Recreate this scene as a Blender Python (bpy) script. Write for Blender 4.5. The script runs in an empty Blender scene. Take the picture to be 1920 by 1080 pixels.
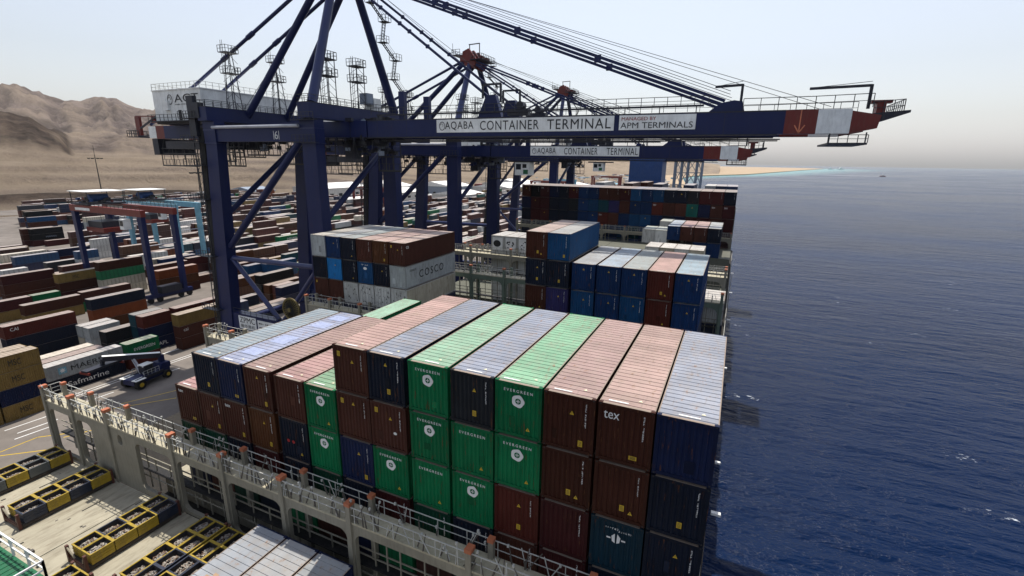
import bpy, math, random
from mathutils import Vector, Matrix
R_ = math.radians
D = bpy.data
scene = bpy.context.scene
COL = scene.collection
rnd = random.Random(7)

# ------------------------------------------------------------------ camera
F, YAW, PIT, ROL = 909.17, -.42580, .25800, .0142
CAM = Vector((20.7755, -20.101, 10.6663))
def cam_axes():
    f = Vector((math.sin(YAW)*math.cos(PIT), math.cos(YAW)*math.cos(PIT), -math.sin(PIT)))
    r = Vector((math.cos(YAW), -math.sin(YAW), 0)); u = r.cross(f)
    c, s = math.cos(ROL), math.sin(ROL)
    return r*c+u*s, -r*s+u*c, f
CR, CU, CF = cam_axes()
cam = D.cameras.new('camera'); camo = D.objects.new('camera', cam); COL.objects.link(camo)
m = Matrix((( CR.x, CU.x, -CF.x, CAM.x), (CR.y, CU.y, -CF.y, CAM.y), (CR.z, CU.z, -CF.z, CAM.z), (0, 0, 0, 1)))
camo.matrix_world = m
cam.sensor_width = 36; cam.lens = F/1920*36; cam.clip_start = .1; cam.clip_end = 60000
scene.camera = camo

# ------------------------------------------------------------------ light
SUN_AZ, SUN_EL = -14.0, 69.0          # azimuth from +Y towards +X
w = D.worlds.new('World'); scene.world = w; w.use_nodes = True
nt = w.node_tree; nt.nodes.clear()
sky = nt.nodes.new('ShaderNodeTexSky'); sky.sky_type = 'NISHITA'; sky.sun_disc = False
sky.sun_elevation = R_(SUN_EL); sky.sun_rotation = R_(SUN_AZ)
sky.altitude = 0; sky.air_density = 1.6; sky.dust_density = 1.6; sky.ozone_density = 1.0
hs = nt.nodes.new('ShaderNodeHueSaturation'); hs.inputs['Saturation'].default_value = .45
bg = nt.nodes.new('ShaderNodeBackground'); bg.inputs['Strength'].default_value = .14
wo = nt.nodes.new('ShaderNodeOutputWorld')
tn = nt.nodes.new('ShaderNodeMix'); tn.data_type = 'RGBA'; tn.blend_type = 'MULTIPLY'; tn.inputs[0].default_value = 1; tn.inputs[7].default_value = (.95, .96, 1.05, 1)
nt.links.new(sky.outputs[0], hs.inputs['Color']); nt.links.new(hs.outputs[0], tn.inputs[6]); nt.links.new(tn.outputs[2], bg.inputs[0]); nt.links.new(bg.outputs[0], wo.inputs[0])
sl = D.lights.new('sun', 'SUN'); sl.energy = 5.0; sl.angle = R_(.5); sl.color = (1, .94, .85)
so = D.objects.new('sun', sl); COL.objects.link(so)
sd = Vector((math.sin(R_(SUN_AZ))*math.cos(R_(SUN_EL)), math.cos(R_(SUN_AZ))*math.cos(R_(SUN_EL)), math.sin(R_(SUN_EL))))
so.rotation_euler = sd.to_track_quat('Z', 'Y').to_euler(); so.location = (0, 0, 200)
vs = scene.view_settings; vs.view_transform = 'Standard'; vs.look = 'None'; vs.exposure = .08; vs.gamma = 1
scene.cycles.max_bounces = 6; scene.cycles.volume_bounces = 0; scene.cycles.transparent_max_bounces = 4
scene.cycles.diffuse_bounces = 2; scene.cycles.glossy_bounces = 2

# ------------------------------------------------------------------ materials
def newmat(name):
    mt = D.materials.new(name); mt.use_nodes = True; n = mt.node_tree
    return mt, n, n.nodes['Principled BSDF']
def N(n, t, **kw):
    x = n.nodes.new(t)
    for k, v in kw.items(): setattr(x, k, v)
    return x
def noise(n, scale, detail=4, rough=.6, vec=None):
    x = N(n, 'ShaderNodeTexNoise'); x.inputs['Scale'].default_value = scale; x.inputs['Detail'].default_value = detail
    x.inputs['Roughness'].default_value = rough
    if vec is not None: n.links.new(vec, x.inputs['Vector'])
    return x
def coords(n, scale=(1, 1, 1), out='Object'):
    tc = N(n, 'ShaderNodeTexCoord'); mp = N(n, 'ShaderNodeMapping'); mp.inputs['Scale'].default_value = scale
    n.links.new(tc.outputs[out], mp.inputs[0]); return mp.outputs[0]
def ramp(n, src, stops):
    r = N(n, 'ShaderNodeValToRGB'); e = r.color_ramp.elements
    while len(e) < len(stops): e.new(.5)
    for el, (p, c) in zip(e, stops):
        el.position = p; el.color = (c, c, c, 1) if isinstance(c, (int, float)) else (*c, 1)
    n.links.new(src, r.inputs[0]); return r.outputs[0]
def mix(n, fac, a, b, mode='MIX'):
    x = N(n, 'ShaderNodeMix', data_type='RGBA', blend_type=mode)
    for s, v in ((0, fac), (6, a), (7, b)):
        if hasattr(v, 'is_linked'): n.links.new(v, x.inputs[s])
        elif isinstance(v, (int, float)): x.inputs[s].default_value = v
        else: x.inputs[s].default_value = (*v, 1)
    return x.outputs[2]

def paint(name, col, rough=.45, dirt=.35, rust=.0, dirtcol=(.10, .085, .065), scale=.6, spec=.4, streak=(1, 1, .18)):
    """weathered paint: patchy tone, vertical dirt streaks, optional rust"""
    mt, n, b = newmat(name)
    v = coords(n, (1, 1, 1)); vs_ = coords(n, (streak[0]*3, streak[1]*3, streak[2]*3))
    base = mix(n, ramp(n, noise(n, scale, 5).outputs[0] if False else noise(n, scale, 5, .6, v).outputs[0], [(.3, 0), (.75, 1)]), [c*.82 for c in col], [min(1, c*1.15) for c in col])
    d = ramp(n, noise(n, 1.6, 6, .65, vs_).outputs[0], [(.46, 0), (.8, dirt)])
    c = mix(n, d, base, dirtcol)
    if rust:
        rr = ramp(n, noise(n, 2.3, 7, .7, vs_).outputs[0], [(.60, 0), (.72, rust)])
        c = mix(n, rr, c, (.13, .045, .018))
    n.links.new(c, b.inputs['Base Color']); b.inputs['Roughness'].default_value = rough
    b.inputs['Specular IOR Level'].default_value = spec
    return mt
def tinted(name, roof=False):
    """container paint whose colour comes from the object's own colour"""
    mt, n, b = newmat(name)
    oi = N(n, 'ShaderNodeObjectInfo')
    tc = N(n, 'ShaderNodeTexCoord'); ad = N(n, 'ShaderNodeVectorMath', operation='ADD'); mu = N(n, 'ShaderNodeVectorMath', operation='SCALE')
    mu.inputs['Scale'].default_value = 37.0
    cv = N(n, 'ShaderNodeCombineXYZ'); n.links.new(oi.outputs['Random'], cv.inputs[0]); n.links.new(oi.outputs['Random'], cv.inputs[1])
    n.links.new(cv.outputs[0], mu.inputs[0]); n.links.new(tc.outputs['Object'], ad.inputs[0]); n.links.new(mu.outputs[0], ad.inputs[1])
    vec = ad.outputs[0]
    mp = N(n, 'ShaderNodeMapping'); mp.inputs['Scale'].default_value = (2.2, 2.2, .35) if not roof else (1.5, .7, 1)
    n.links.new(vec, mp.inputs[0])
    col = oi.outputs['Color']
    if roof == 'derived': col = mix(n, .52, col, (.50, .44, .395))  # faded dusty roof, with sunlit brightness put into the colour too
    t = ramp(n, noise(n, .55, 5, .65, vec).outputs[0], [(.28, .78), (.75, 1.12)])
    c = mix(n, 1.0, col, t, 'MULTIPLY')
    d = ramp(n, noise(n, 1.3, 6, .65, mp.outputs[0]).outputs[0], [(.46, 0), (.74, .6 if not roof else .4)])
    c = mix(n, d, c, mix(n, 1.0, c, (.50, .46, .44), 'MULTIPLY')) if not roof else mix(n, d, c, (.30, .25, .20))
    if roof is True:
        # panel to panel tone, dents and scuffs along the roof
        sx = N(n, 'ShaderNodeSeparateXYZ'); n.links.new(vec, sx.inputs[0])
        fl = N(n, 'ShaderNodeMath', operation='MULTIPLY'); n.links.new(sx.outputs[1], fl.inputs[0]); fl.inputs[1].default_value = .84
        f2 = N(n, 'ShaderNodeMath', operation='FLOOR'); n.links.new(fl.outputs[0], f2.inputs[0])
        wn = N(n, 'ShaderNodeTexWhiteNoise', noise_dimensions='1D'); n.links.new(f2.outputs[0], wn.inputs['W'])
        c = mix(n, 1.0, c, ramp(n, wn.outputs['Value'], [(0, .86), (1, 1.06)]), 'MULTIPLY')
        sc = N(n, 'ShaderNodeMapping'); sc.inputs['Scale'].default_value = (3.5, .45, 1); n.links.new(vec, sc.inputs[0])
        c = mix(n, ramp(n, noise(n, 1.4, 9, .75, sc.outputs[0]).outputs[0], [(.58, 0), (.66, .5)]), c, (.16, .13, .11))
        c = mix(n, ramp(n, noise(n, .45, 6, .6, vec).outputs[0], [(.60, 0), (.75, .45)]), c, (.30, .24, .18))
    r = ramp(n, noise(n, 2.6, 8, .72, mp.outputs[0]).outputs[0], [(.59, 0), (.67, .75)])
    c = mix(n, r, c, (.11, .045, .02) if not roof else (.22, .12, .07))
    bp = N(n, 'ShaderNodeBump'); bp.inputs['Strength'].default_value = .6; bp.inputs['Distance'].default_value = .035
    n.links.new(noise(n, 1.7, 3, .5, vec).outputs[0], bp.inputs['Height']); n.links.new(bp.outputs[0], b.inputs['Normal'])
    n.links.new(c, b.inputs['Base Color']); b.inputs['Roughness'].default_value = .55 if not roof else .6
    b.inputs['Specular IOR Level'].default_value = .12 if not roof else .2
    return mt
M = {}
M['cpaint'] = tinted('container_paint')
M['croof'] = tinted('container_roof', True)
M['croofd'] = tinted('container_roof_faded_sunlit', 'derived')
M['gap'] = paint('dark_steel', (.012, .012, .013), .7)
M['white'] = paint('white_lettering', (.72, .72, .70), .5, .15)
M['black'] = paint('black_lettering', (.015, .015, .018), .5, .1)
M['yellow'] = paint('yellow_placard', (.55, .36, .02), .5, .3)
M['redmark'] = paint('red_mark', (.30, .01, .015), .5, .2)
M['crane'] = paint('crane_navy_paint', (.0105, .0175, .074), .36, .30, .2, (.035, .038, .075), .12, .22, (.3, .3, .06))
M['crane_lt'] = paint('crane_navy_lit', (.016, .026, .105), .32, .15, 0, (.05, .045, .05), .2, .5)  # navy lightened for the sky light that the glossy tubes catch
M['crane_dk'] = paint('crane_dark_steel', (.014, .016, .028), .5, .3)
M['crane_red'] = paint('crane_red_paint', (.15, .015, .010), .45, .3, .2)
M['orange'] = paint('orange_marking', (.62, .20, .10), .5, .2)
M['sign'] = paint('sign_board', (.82, .83, .80), .5, .22)
M['house'] = paint('machinery_house_cladding', (.80, .81, .78), .5, .15)
M['bridge'] = paint('lashing_bridge_paint', (.245, .228, .18), .6, .5, .55, (.09, .075, .05), .5)
M['bridge_g'] = paint('grey_green_paint', (.13, .17, .13), .6, .4, .3)
M['walk'] = paint('walkway_plate', (.42, .385, .28), .7, .5, .45, (.16, .12, .07), .8, .3, (1, 1, 1))
M['cap'] = paint('post_cap_orange', (.42, .13, .06), .55, .3)
M['rail'] = paint('rail_galvanised', (.45, .45, .42), .5, .3, .35)
M['raildk'] = paint('rail_dark', (.030, .032, .036), .5, .2)
M['rod'] = paint('lashing_rod_steel', (.09, .08, .07), .5, .3, .5)
M['hatch'] = paint('hatch_cover_paint', (.36, .33, .25), .75, .85, .6, (.13, .105, .07), .35, .25, (.5, .12, 1))
M['binY'] = paint('bin_yellow', (.36, .25, .02), .6, .7, .7, (.08, .06, .04), 2.0)
M['binN'] = paint('bin_navy', (.014, .022, .045), .5, .4, .3)
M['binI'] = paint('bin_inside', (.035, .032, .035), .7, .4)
M['rack'] = paint('rack_rust_red', (.085, .026, .018), .65, .4, .4)
M['rackb'] = paint('rack_base', (.035, .028, .024), .7, .4, .4)
M['beige'] = paint('stanchion_beige', (.40, .36, .27), .6, .4)
M['hull'] = paint('hull_paint', (.03, .028, .026), .8, .3, .2, spec=.1)
M['green'] = paint('green_deck_paint', (.01, .12, .05), .5, .4)
M['blue'] = paint('funnel_blue', (.012, .055, .19), .5, .45, 0, (.10, .13, .2), .25)
M['cream'] = paint('cream_paint', (.55, .45, .22), .6, .3)
M['glass'] = paint('cab_glass', (.02, .025, .03), .15, .05)
M['tyre'] = paint('tyre_rubber', (.012, .012, .012), .8, .2)
M['ltblue'] = paint('light_blue_paint', (.16, .36, .46), .5, .25)
M['wall'] = paint('warehouse_wall', (.55, .53, .49), .7, .3)
M['roofw'] = paint('warehouse_roof', (.72, .71, .68), .6, .25)
M['palegrey'] = paint('pale_steel', (.22, .26, .32), .5, .2)
M['khaki'] = paint('cable_reel_khaki', (.16, .12, .035), .6, .3)
M['hdr'] = paint('roof_header_beige', (.25, .20, .16), .7, .5, .6, (.22, .15, .10), 1.2, .3, (1, 1, 1))
M['patch'] = paint('blue_repaint_patch', (.27, .31, .46), .6, .8, 0, (.38, .43, .55), 2.5)
M['deckdk'] = paint('deck_green_grey', (.10, .105, .08), .75, .6, .5)
M['sticker'] = paint('pale_sticker', (.70, .66, .45), .6, .1)
M['rustp'] = paint('rust_patch', (.36, .24, .15), .8, .2)
M['steel'] = paint('bare_steel_tube', (.40, .41, .45), .35, .2)
M['greenlt'] = paint('pale_green_panel', (.25, .50, .30), .6, .2)
M['whitep'] = paint('white_rail_paint', (.70, .70, .68), .5, .2)
M['scrapA'] = paint('scrap_pale', (.36, .325, .275), .7, .5, .5)
M['scrapB'] = paint('scrap_grey', (.17, .16, .15), .6, .5, .5)
M['scrapC'] = paint('scrap_rusty', (.15, .09, .06), .8, .4, .5)
M['sandbox'] = paint('sand_wall', (.42, .33, .23), .9, .3)
M['foam'] = paint('foam_white', (.75, .78, .80), .8, .1)
M['hazem'] = M['foam']
hz = D.materials.new('haze_air'); hz.use_nodes = True; hn = hz.node_tree; hn.nodes.clear()
pv = hn.nodes.new('ShaderNodeVolumePrincipled'); pv.inputs['Color'].default_value = (.84, .92, 1, 1); pv.inputs['Density'].default_value = 2.2e-5; pv.inputs['Anisotropy'].default_value = .2
ho = hn.nodes.new('ShaderNodeOutputMaterial'); hn.links.new(pv.outputs[0], ho.inputs['Volume'])
M['binG'] = paint('bin_grey', (.10, .11, .11), .6, .4)

def ground_mat(name, a, b_, c, s=.02, fine=.4, rough=.95):
    mt, n, b = newmat(name); v = coords(n)
    k = mix(n, ramp(n, noise(n, s, 8, .62, v).outputs[0], [(.35, 0), (.68, 1)]), a, b_)
    k = mix(n, ramp(n, noise(n, fine, 8, .7, v).outputs[0], [(.42, 0), (.8, .7)]), k, c)
    n.links.new(k, b.inputs['Base Color']); b.inputs['Roughness'].default_value = rough
    b.inputs['Specular IOR Level'].default_value = .15
    return mt
M['asphalt'] = ground_mat('quay_asphalt', (.145, .128, .113), (.215, .19, .168), (.07, .063, .056), .03, .14)
M['sand'] = ground_mat('desert_sand', (.36, .27, .175), (.44, .335, .225), (.26, .19, .125), .006, .05)
M['concrete'] = ground_mat('quay_wall_concrete', (.2, .19, .17), (.26, .25, .22), (.12, .11, .1), .1, .6)

def hill_mat():
    mt, n, b = newmat('desert_hill_rock')
    v = coords(n)
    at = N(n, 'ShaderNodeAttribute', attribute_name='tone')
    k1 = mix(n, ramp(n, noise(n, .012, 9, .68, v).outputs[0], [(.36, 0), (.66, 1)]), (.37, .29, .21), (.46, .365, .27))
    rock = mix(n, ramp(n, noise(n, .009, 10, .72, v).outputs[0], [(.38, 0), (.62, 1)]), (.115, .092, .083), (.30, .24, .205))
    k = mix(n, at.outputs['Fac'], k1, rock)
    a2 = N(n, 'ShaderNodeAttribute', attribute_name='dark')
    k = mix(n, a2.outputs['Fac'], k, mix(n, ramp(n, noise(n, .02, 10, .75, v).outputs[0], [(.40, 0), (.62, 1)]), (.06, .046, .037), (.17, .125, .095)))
    vz = coords(n, (.002, .002, .30))
    k = mix(n, ramp(n, noise(n, 1.0, 5, .6, vz).outputs[0], [(.55, 0), (.72, .18)]), k, (.20, .14, .09))
    n.links.new(k, b.inputs['Base Color']); b.inputs['Roughness'].default_value = 1; b.inputs['Specular IOR Level'].default_value = .05
    bp = N(n, 'ShaderNodeBump'); bp.inputs['Strength'].default_value = 1; bp.inputs['Distance'].default_value = 34
    n.links.new(noise(n, .018, 12, .78, v).outputs[0], bp.inputs['Height']); n.links.new(bp.outputs[0], b.inputs['Normal'])
    return mt
M['hill'] = hill_mat()

def water_mat():
    mt, n, b = newmat('sea_water')
    g = N(n, 'ShaderNodeNewGeometry')
    def mp(sc, rot=0):
        x = N(n, 'ShaderNodeMapping'); x.inputs['Scale'].default_value = sc; x.inputs['Rotation'].default_value = (0, 0, rot)
        n.links.new(g.outputs['Position'], x.inputs[0]); return x.outputs[0]
    n1 = noise(n, 1.0, 4, .55, mp((.05, .15, .1), R_(-12)))
    n2 = noise(n, 1.0, 5, .6, mp((.17, .48, .3), R_(8)))
    n3 = noise(n, 1.0, 4, .6, mp((.7, 1.7, 1), R_(-20)))
    n4 = noise(n, 1.0, 3, .5, mp((.006, .012, .01), R_(-10)))
    def add(a, b2, k):
        x = N(n, 'ShaderNodeMath', operation='MULTIPLY_ADD'); n.links.new(b2, x.inputs[0]); x.inputs[1].default_value = k
        n.links.new(a, x.inputs[2]); return x.outputs[0]
    s0 = N(n, 'ShaderNodeMath', operation='MULTIPLY'); n.links.new(n1.outputs[0], s0.inputs[0]); s0.inputs[1].default_value = 1.9
    h = add(add(s0.outputs[0], n2.outputs[0], 1.0), n3.outputs[0], .16)
    bp = N(n, 'ShaderNodeBump'); bp.inputs['Strength'].default_value = 1; bp.inputs['Distance'].default_value = 1.0
    n.links.new(h, bp.inputs['Height']); n.links.new(bp.outputs[0], b.inputs['Normal'])
    at = N(n, 'ShaderNodeAttribute', attribute_name='shallow')
    deep = mix(n, ramp(n, n4.outputs[0], [(.35, 0), (.65, 1)]), (.0006, .0084, .036), (.0011, .0128, .052))
    c = mix(n, at.outputs['Fac'], deep, (.11, .30, .30))
    fo = N(n, 'ShaderNodeMath', operation='MULTIPLY')
    f1 = ramp(n, noise(n, 1, 5, .6, mp((.045, .10, .1), R_(-12))).outputs[0], [(.63, 0), (.68, 1)])
    f2 = ramp(n, noise(n, 1, 6, .75, mp((.55, 1.3, 1), R_(-15))).outputs[0], [(.58, 0), (.66, 1)])
    n.links.new(f1, fo.inputs[0]); n.links.new(f2, fo.inputs[1])
    c = mix(n, fo.outputs[0], c, (.62, .66, .70))
    n.links.new(c, b.inputs['Base Color']); n.links.new(ramp(n, n4.outputs[0], [(.4, .13), (.62, .22)]), b.inputs['Roughness']); b.inputs['IOR'].default_value = 1.13
    b.inputs['Specular IOR Level'].default_value = .5
    return mt
M['water'] = water_mat()

# ------------------------------------------------------------------ mesh builder
class MB:
    def __init__(s): s.v = []; s.f = []; s.mi = []; s.m = []
    def mat(s, k):
        if k not in s.m: s.m.append(k)
        return s.m.index(k)
    def add(s, vs_, fs, k):
        o = len(s.v); s.v += [tuple(p) for p in vs_]; i = s.mat(k)
        for f in fs: s.f.append(tuple(a+o for a in f)); s.mi.append(i)
    def box(s, a, b, k):
        x0, y0, z0 = a; x1, y1, z1 = b
        s.add([(x0,y0,z0),(x1,y0,z0),(x1,y1,z0),(x0,y1,z0),(x0,y0,z1),(x1,y0,z1),(x1,y1,z1),(x0,y1,z1)],
              [(0,3,2,1),(4,5,6,7),(0,1,5,4),(1,2,6,5),(2,3,7,6),(3,0,4,7)], k)
    def cbox(s, c, d, k): s.box([c[i]-d[i]/2 for i in range(3)], [c[i]+d[i]/2 for i in range(3)], k)
    def frustum(s, a0, b0, z0, a1, b1, z1, k):
        s.add([(a0[0],a0[1],z0),(b0[0],a0[1],z0),(b0[0],b0[1],z0),(a0[0],b0[1],z0),(a1[0],a1[1],z1),(b1[0],a1[1],z1),(b1[0],b1[1],z1),(a1[0],b1[1],z1)],
              [(0,3,2,1),(4,5,6,7),(0,1,5,4),(1,2,6,5),(2,3,7,6),(3,0,4,7)], k)
    def tube(s, p, q, r, k, n=8, r2=None):
        p = Vector(p); q = Vector(q); d = (q-p)
        if d.length < 1e-6: return
        d.normalize(); u = d.orthogonal().normalized(); w_ = d.cross(u); r2 = r if r2 is None else r2
        vs_ = []
        for c, rr in ((p, r), (q, r2)):
            for i in range(n):
                a = 2*math.pi*(i+.5)/n; vs_.append(c+u*math.cos(a)*rr+w_*math.sin(a)*rr)
        fs = [(i, (i+1) % n, n+(i+1) % n, n+i) for i in range(n)]+[tuple(range(n-1, -1, -1)), tuple(range(n, 2*n))]
        s.add(vs_, fs, k)
    def bar(s, p, q, w_, h, k, up=(0, 0, 1)):
        p = Vector(p); q = Vector(q); d = (q-p).normalized(); up = Vector(up)
        if abs(d.dot(up)) > .98: up = Vector((0, 1, 0))
        a = d.cross(up).normalized()*w_/2; b = d.cross(a).normalized()*h/2
        s.add([p-a-b, p+a-b, p+a+b, p-a+b, q-a-b, q+a-b, q+a+b, q-a+b],
              [(0,1,2,3),(7,6,5,4),(0,4,5,1),(1,5,6,2),(2,6,7,3),(3,7,4,0)], k)
    def prism(s, pts, d, k):
        """extrude a planar polygon by vector d"""
        n = len(pts); d = Vector(d); a = [Vector(p) for p in pts]
        s.add(a+[p+d for p in a], [tuple(range(n-1, -1, -1)), tuple(range(n, 2*n))]+[(i, (i+1) % n, n+(i+1) % n, n+i) for i in range(n)], k)
    def rail(s, pts, h, step, k, r=.035, mids=(.5,), post=None):
        post = post or r
        up = Vector((0, 0, 1))
        for p, q in zip(pts[:-1], pts[1:]):
            p = Vector(p); q = Vector(q); L = (q-p).length; n = max(1, round(L/step))
            s.bar(p+up*h, q+up*h, r*2, r*2, k)
            for mfr in mids: s.bar(p+up*h*mfr, q+up*h*mfr, r*1.5, r*1.5, k)
            for i in range(n+1):
                c = p+(q-p)*(i/n); s.bar(c, c+up*h, post*2, post*2, k)
    def mesh(s, name):
        me = D.meshes.new(name); me.from_pydata([tuple(map(float, p)) for p in s.v], [], s.f)
        for k in s.m: me.materials.append(M[k])
        me.polygons.foreach_set('material_index', s.mi); me.update(); return me
    def build(s, name, parent=None, loc=None, smooth=False):
        me = s.mesh(name)
        if smooth: me.polygons.foreach_set('use_smooth', [True]*len(me.polygons))
        return link(name, me, parent, loc)
def link(name, me, parent=None, loc=None):
    o = D.objects.new(name, me); COL.objects.link(o)
    if parent is not None: o.parent = parent
    if loc is not None: o.location = loc
    return o
def tag(o, label=None, cat=None, group=None, kind=None):
    if label: o['label'] = label
    if cat: o['category'] = cat
    if group: o['group'] = group
    if kind: o['kind'] = kind
    return o
def empty(name, label, cat, loc=(0, 0, 0), group=None):
    o = D.objects.new(name, None); COL.objects.link(o); o.location = loc; o.empty_display_size = .3
    return tag(o, label, cat, group)
def structure(mb, name): return tag(mb.build(name), kind='structure')

TXT = {}
def text_mesh(s, mat, size=1.0, sx=1.0, sp=1.0, extr=.006, font=None, align='LEFT'):
    key = (s, mat, size, sx, sp, align)
    if key in TXT: return TXT[key]
    cu = D.curves.new('lettering', 'FONT'); cu.body = s; cu.size = size; cu.extrude = extr; cu.space_character = sp
    cu.align_x = align; cu.resolution_u = 3
    o = D.objects.new('lettering', cu); COL.objects.link(o)
    bpy.context.view_layer.update()
    me = D.meshes.new_from_object(o.evaluated_get(bpy.context.evaluated_depsgraph_get()))
    D.objects.remove(o); D.curves.remove(cu)
    for v in me.vertices:   # lay text upright, facing -Y : text x -> X, text y -> Z
        x, y, z = v.co; v.co = (x*sx, -z, y)
    me.materials.clear(); me.materials.append(M[mat]); me.update()
    TXT[key] = me; return me
def text_w(me): return max(v.co.x for v in me.vertices)-min(v.co.x for v in me.vertices)
def fit_text(s, mat, x0, x1, y, z0, z1, parent, name='lettering', sp=1.0, facing='front'):
    """text stretched into a rectangle; facing front (-Y) or side (+X)"""
    me = text_mesh(s, mat, 1.0, 1.0, sp)
    xs = [v.co.x for v in me.vertices]; zs = [v.co.z for v in me.vertices]
    o = link(name, me, parent)
    ax = (x1-x0)/(max(xs)-min(xs)); az = (z1-z0)/(max(zs)-min(zs))
    o.scale = (ax, 1, az)
    if facing == 'front': o.location = (x0-min(xs)*ax, y, z0-min(zs)*az)
    else:
        o.rotation_euler = (0, 0, R_(90)); o.location = (y, x0-min(xs)*ax, z0-min(zs)*az)
    return o

# ================================================================== SETTING
QZ, SEA = -32.0, -35.0
def grid_sheet(name, pts, z, mat):
    me = D.meshes.new(name); me.from_pydata([(x, y, z) for x, y in pts], [], [tuple(range(len(pts)))]); me.materials.append(M[mat]); me.update()
    return tag(link(name, me), kind='structure')
# sea with a shallow band along the coast
COAST = [(-36, -300), (-36, 560), (-60, 900), (-130, 1500), (-122, 1770), (46, 2227), (412, 4119), (800, 5971), (700, 6600), (-200, 7200)]
bm_v = []; bm_f = []; sh = []
for (x, y), o_ in zip(COAST[2:9], (10, 60, 130, 190, 420, 700, 400)):
    for k, s_ in ((0, 1.0), (.25, .8), (.6, .35), (1, 0.0)):
        bm_v.append((x-30+(o_+30)*k, y+(0 if k == 0 else o_*k*-.3), SEA+.02*(1-k))); sh.append(s_)
for i in range(6):
    for j in range(3): a = i*4+j; bm_f.append((a, a+1, a+5, a+4))
me = D.meshes.new('shallow_water'); me.from_pydata(bm_v, [], bm_f); me.materials.append(M['water'])
at = me.attributes.new('shallow', 'FLOAT', 'POINT'); at.data.foreach_set('value', sh); me.update()
tag(link('shallow_water', me), kind='structure')
grid_sheet('sea', [(-7000, -3000), (14000, -3000), (14000, 14000), (-7000, 14000)], SEA-.02, 'water')
mb = MB()
mb.prism([(x, y, SEA-1) for x, y in COAST]+[(-6500, 7200, SEA-1), (-6500, -300, SEA-1)], (0, 0, QZ-.03-SEA+1), 'sand')
structure(mb, 'ground')
mb = MB(); mb.box((-520, -280, QZ-.02), (-36.4, 700, QZ), 'asphalt'); structure(mb, 'quay_pavement')
mb = MB(); mb.box((-37.2, -290, SEA-1.5), (-35.7, 700, QZ+.25), 'concrete'); structure(mb, 'quay_wall')
# painted lines on the quay
mb = MB()
def pline(p, q, w_, k): mb.bar((p[0], p[1], QZ+.006), (q[0], q[1], QZ+.006), w_, .008, k)
pline((-91.4, 2), (-90.6, 60), .5, 'white'); pline((-89.2, -5), (-88.6, 17), .35, 'white')
for X, a, b_ in ((-80.5, 9, 15), (-77.8, 9.5, 14.5), (-76, 8.5, 13.5), (-80.5, 17, 24), (-80.5, 28, 36), (-85.4, 18, 60), (-84.4, 18, 60)): pline((X, a), (X+.4, b_), .22, 'white')
structure(mb, 'white_road_marking')
mb = MB()
for p, q in (((-73.5, 5.9), (-73.6, 10.3)), ((-73.6, 10.3), (-70.5, 13.2)), ((-72.3, 5.5), (-67.2, 10)), ((-74, 22), (-70.6, 29.4)), ((-70.6, 29.4), (-70, 60)), ((-73.3, 20.5), (-67.6, 27.6)), ((-70, 12), (-66, 20))): pline(p, q, .2, 'yellow')
structure(mb, 'yellow_road_marking')

# hills: polar terrain
from mathutils import noise as mn
def lerp_tab(t, x):
    if x <= t[0][0]: return t[0][1]
    for (a, p), (b_, q) in zip(t[:-1], t[1:]):
        if x <= b_: return p+(q-p)*(x-a)/(b_-a)
    return t[-1][1]
RIDGE = [(-95, .10), (-69.1, .0962), (-68.5, .0992), (-67.6, .0975), (-66.85, .0945), (-65.5, .0828), (-64.5, .078), (-63.6, .086), (-63.05, .0885), (-62.1, .088), (-60.95, .0757), (-59.4, .070), (-58.3, .056), (-54, .045), (-48, .024), (-40, .017), (-28, .0095), (-16, .0108), (-10.9, .0075), (-4.2, .0015), (2, -.0002)]
FOOT = [(-95, .046), (-69.6, .047), (-67.8, .043), (-66.4, .018), (-65.6, -.006), (-63, -.010), (-55, -.012), (-30, -.012), (5, -.012)]
def sstep(a, b_, x):
    t = min(1, max(0, (x-a)/(b_-a))); return t*t*(3-2*t)
def bump(x, c, w1, w2): return math.exp(-((x-c)/(w1 if x < c else w2))**2)
COASTX = [(y, x) for x, y in COAST[:8]]
NA, NR = 440, 240
A0, A1 = -92, -2
verts = []; tone = []; foot = []
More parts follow.
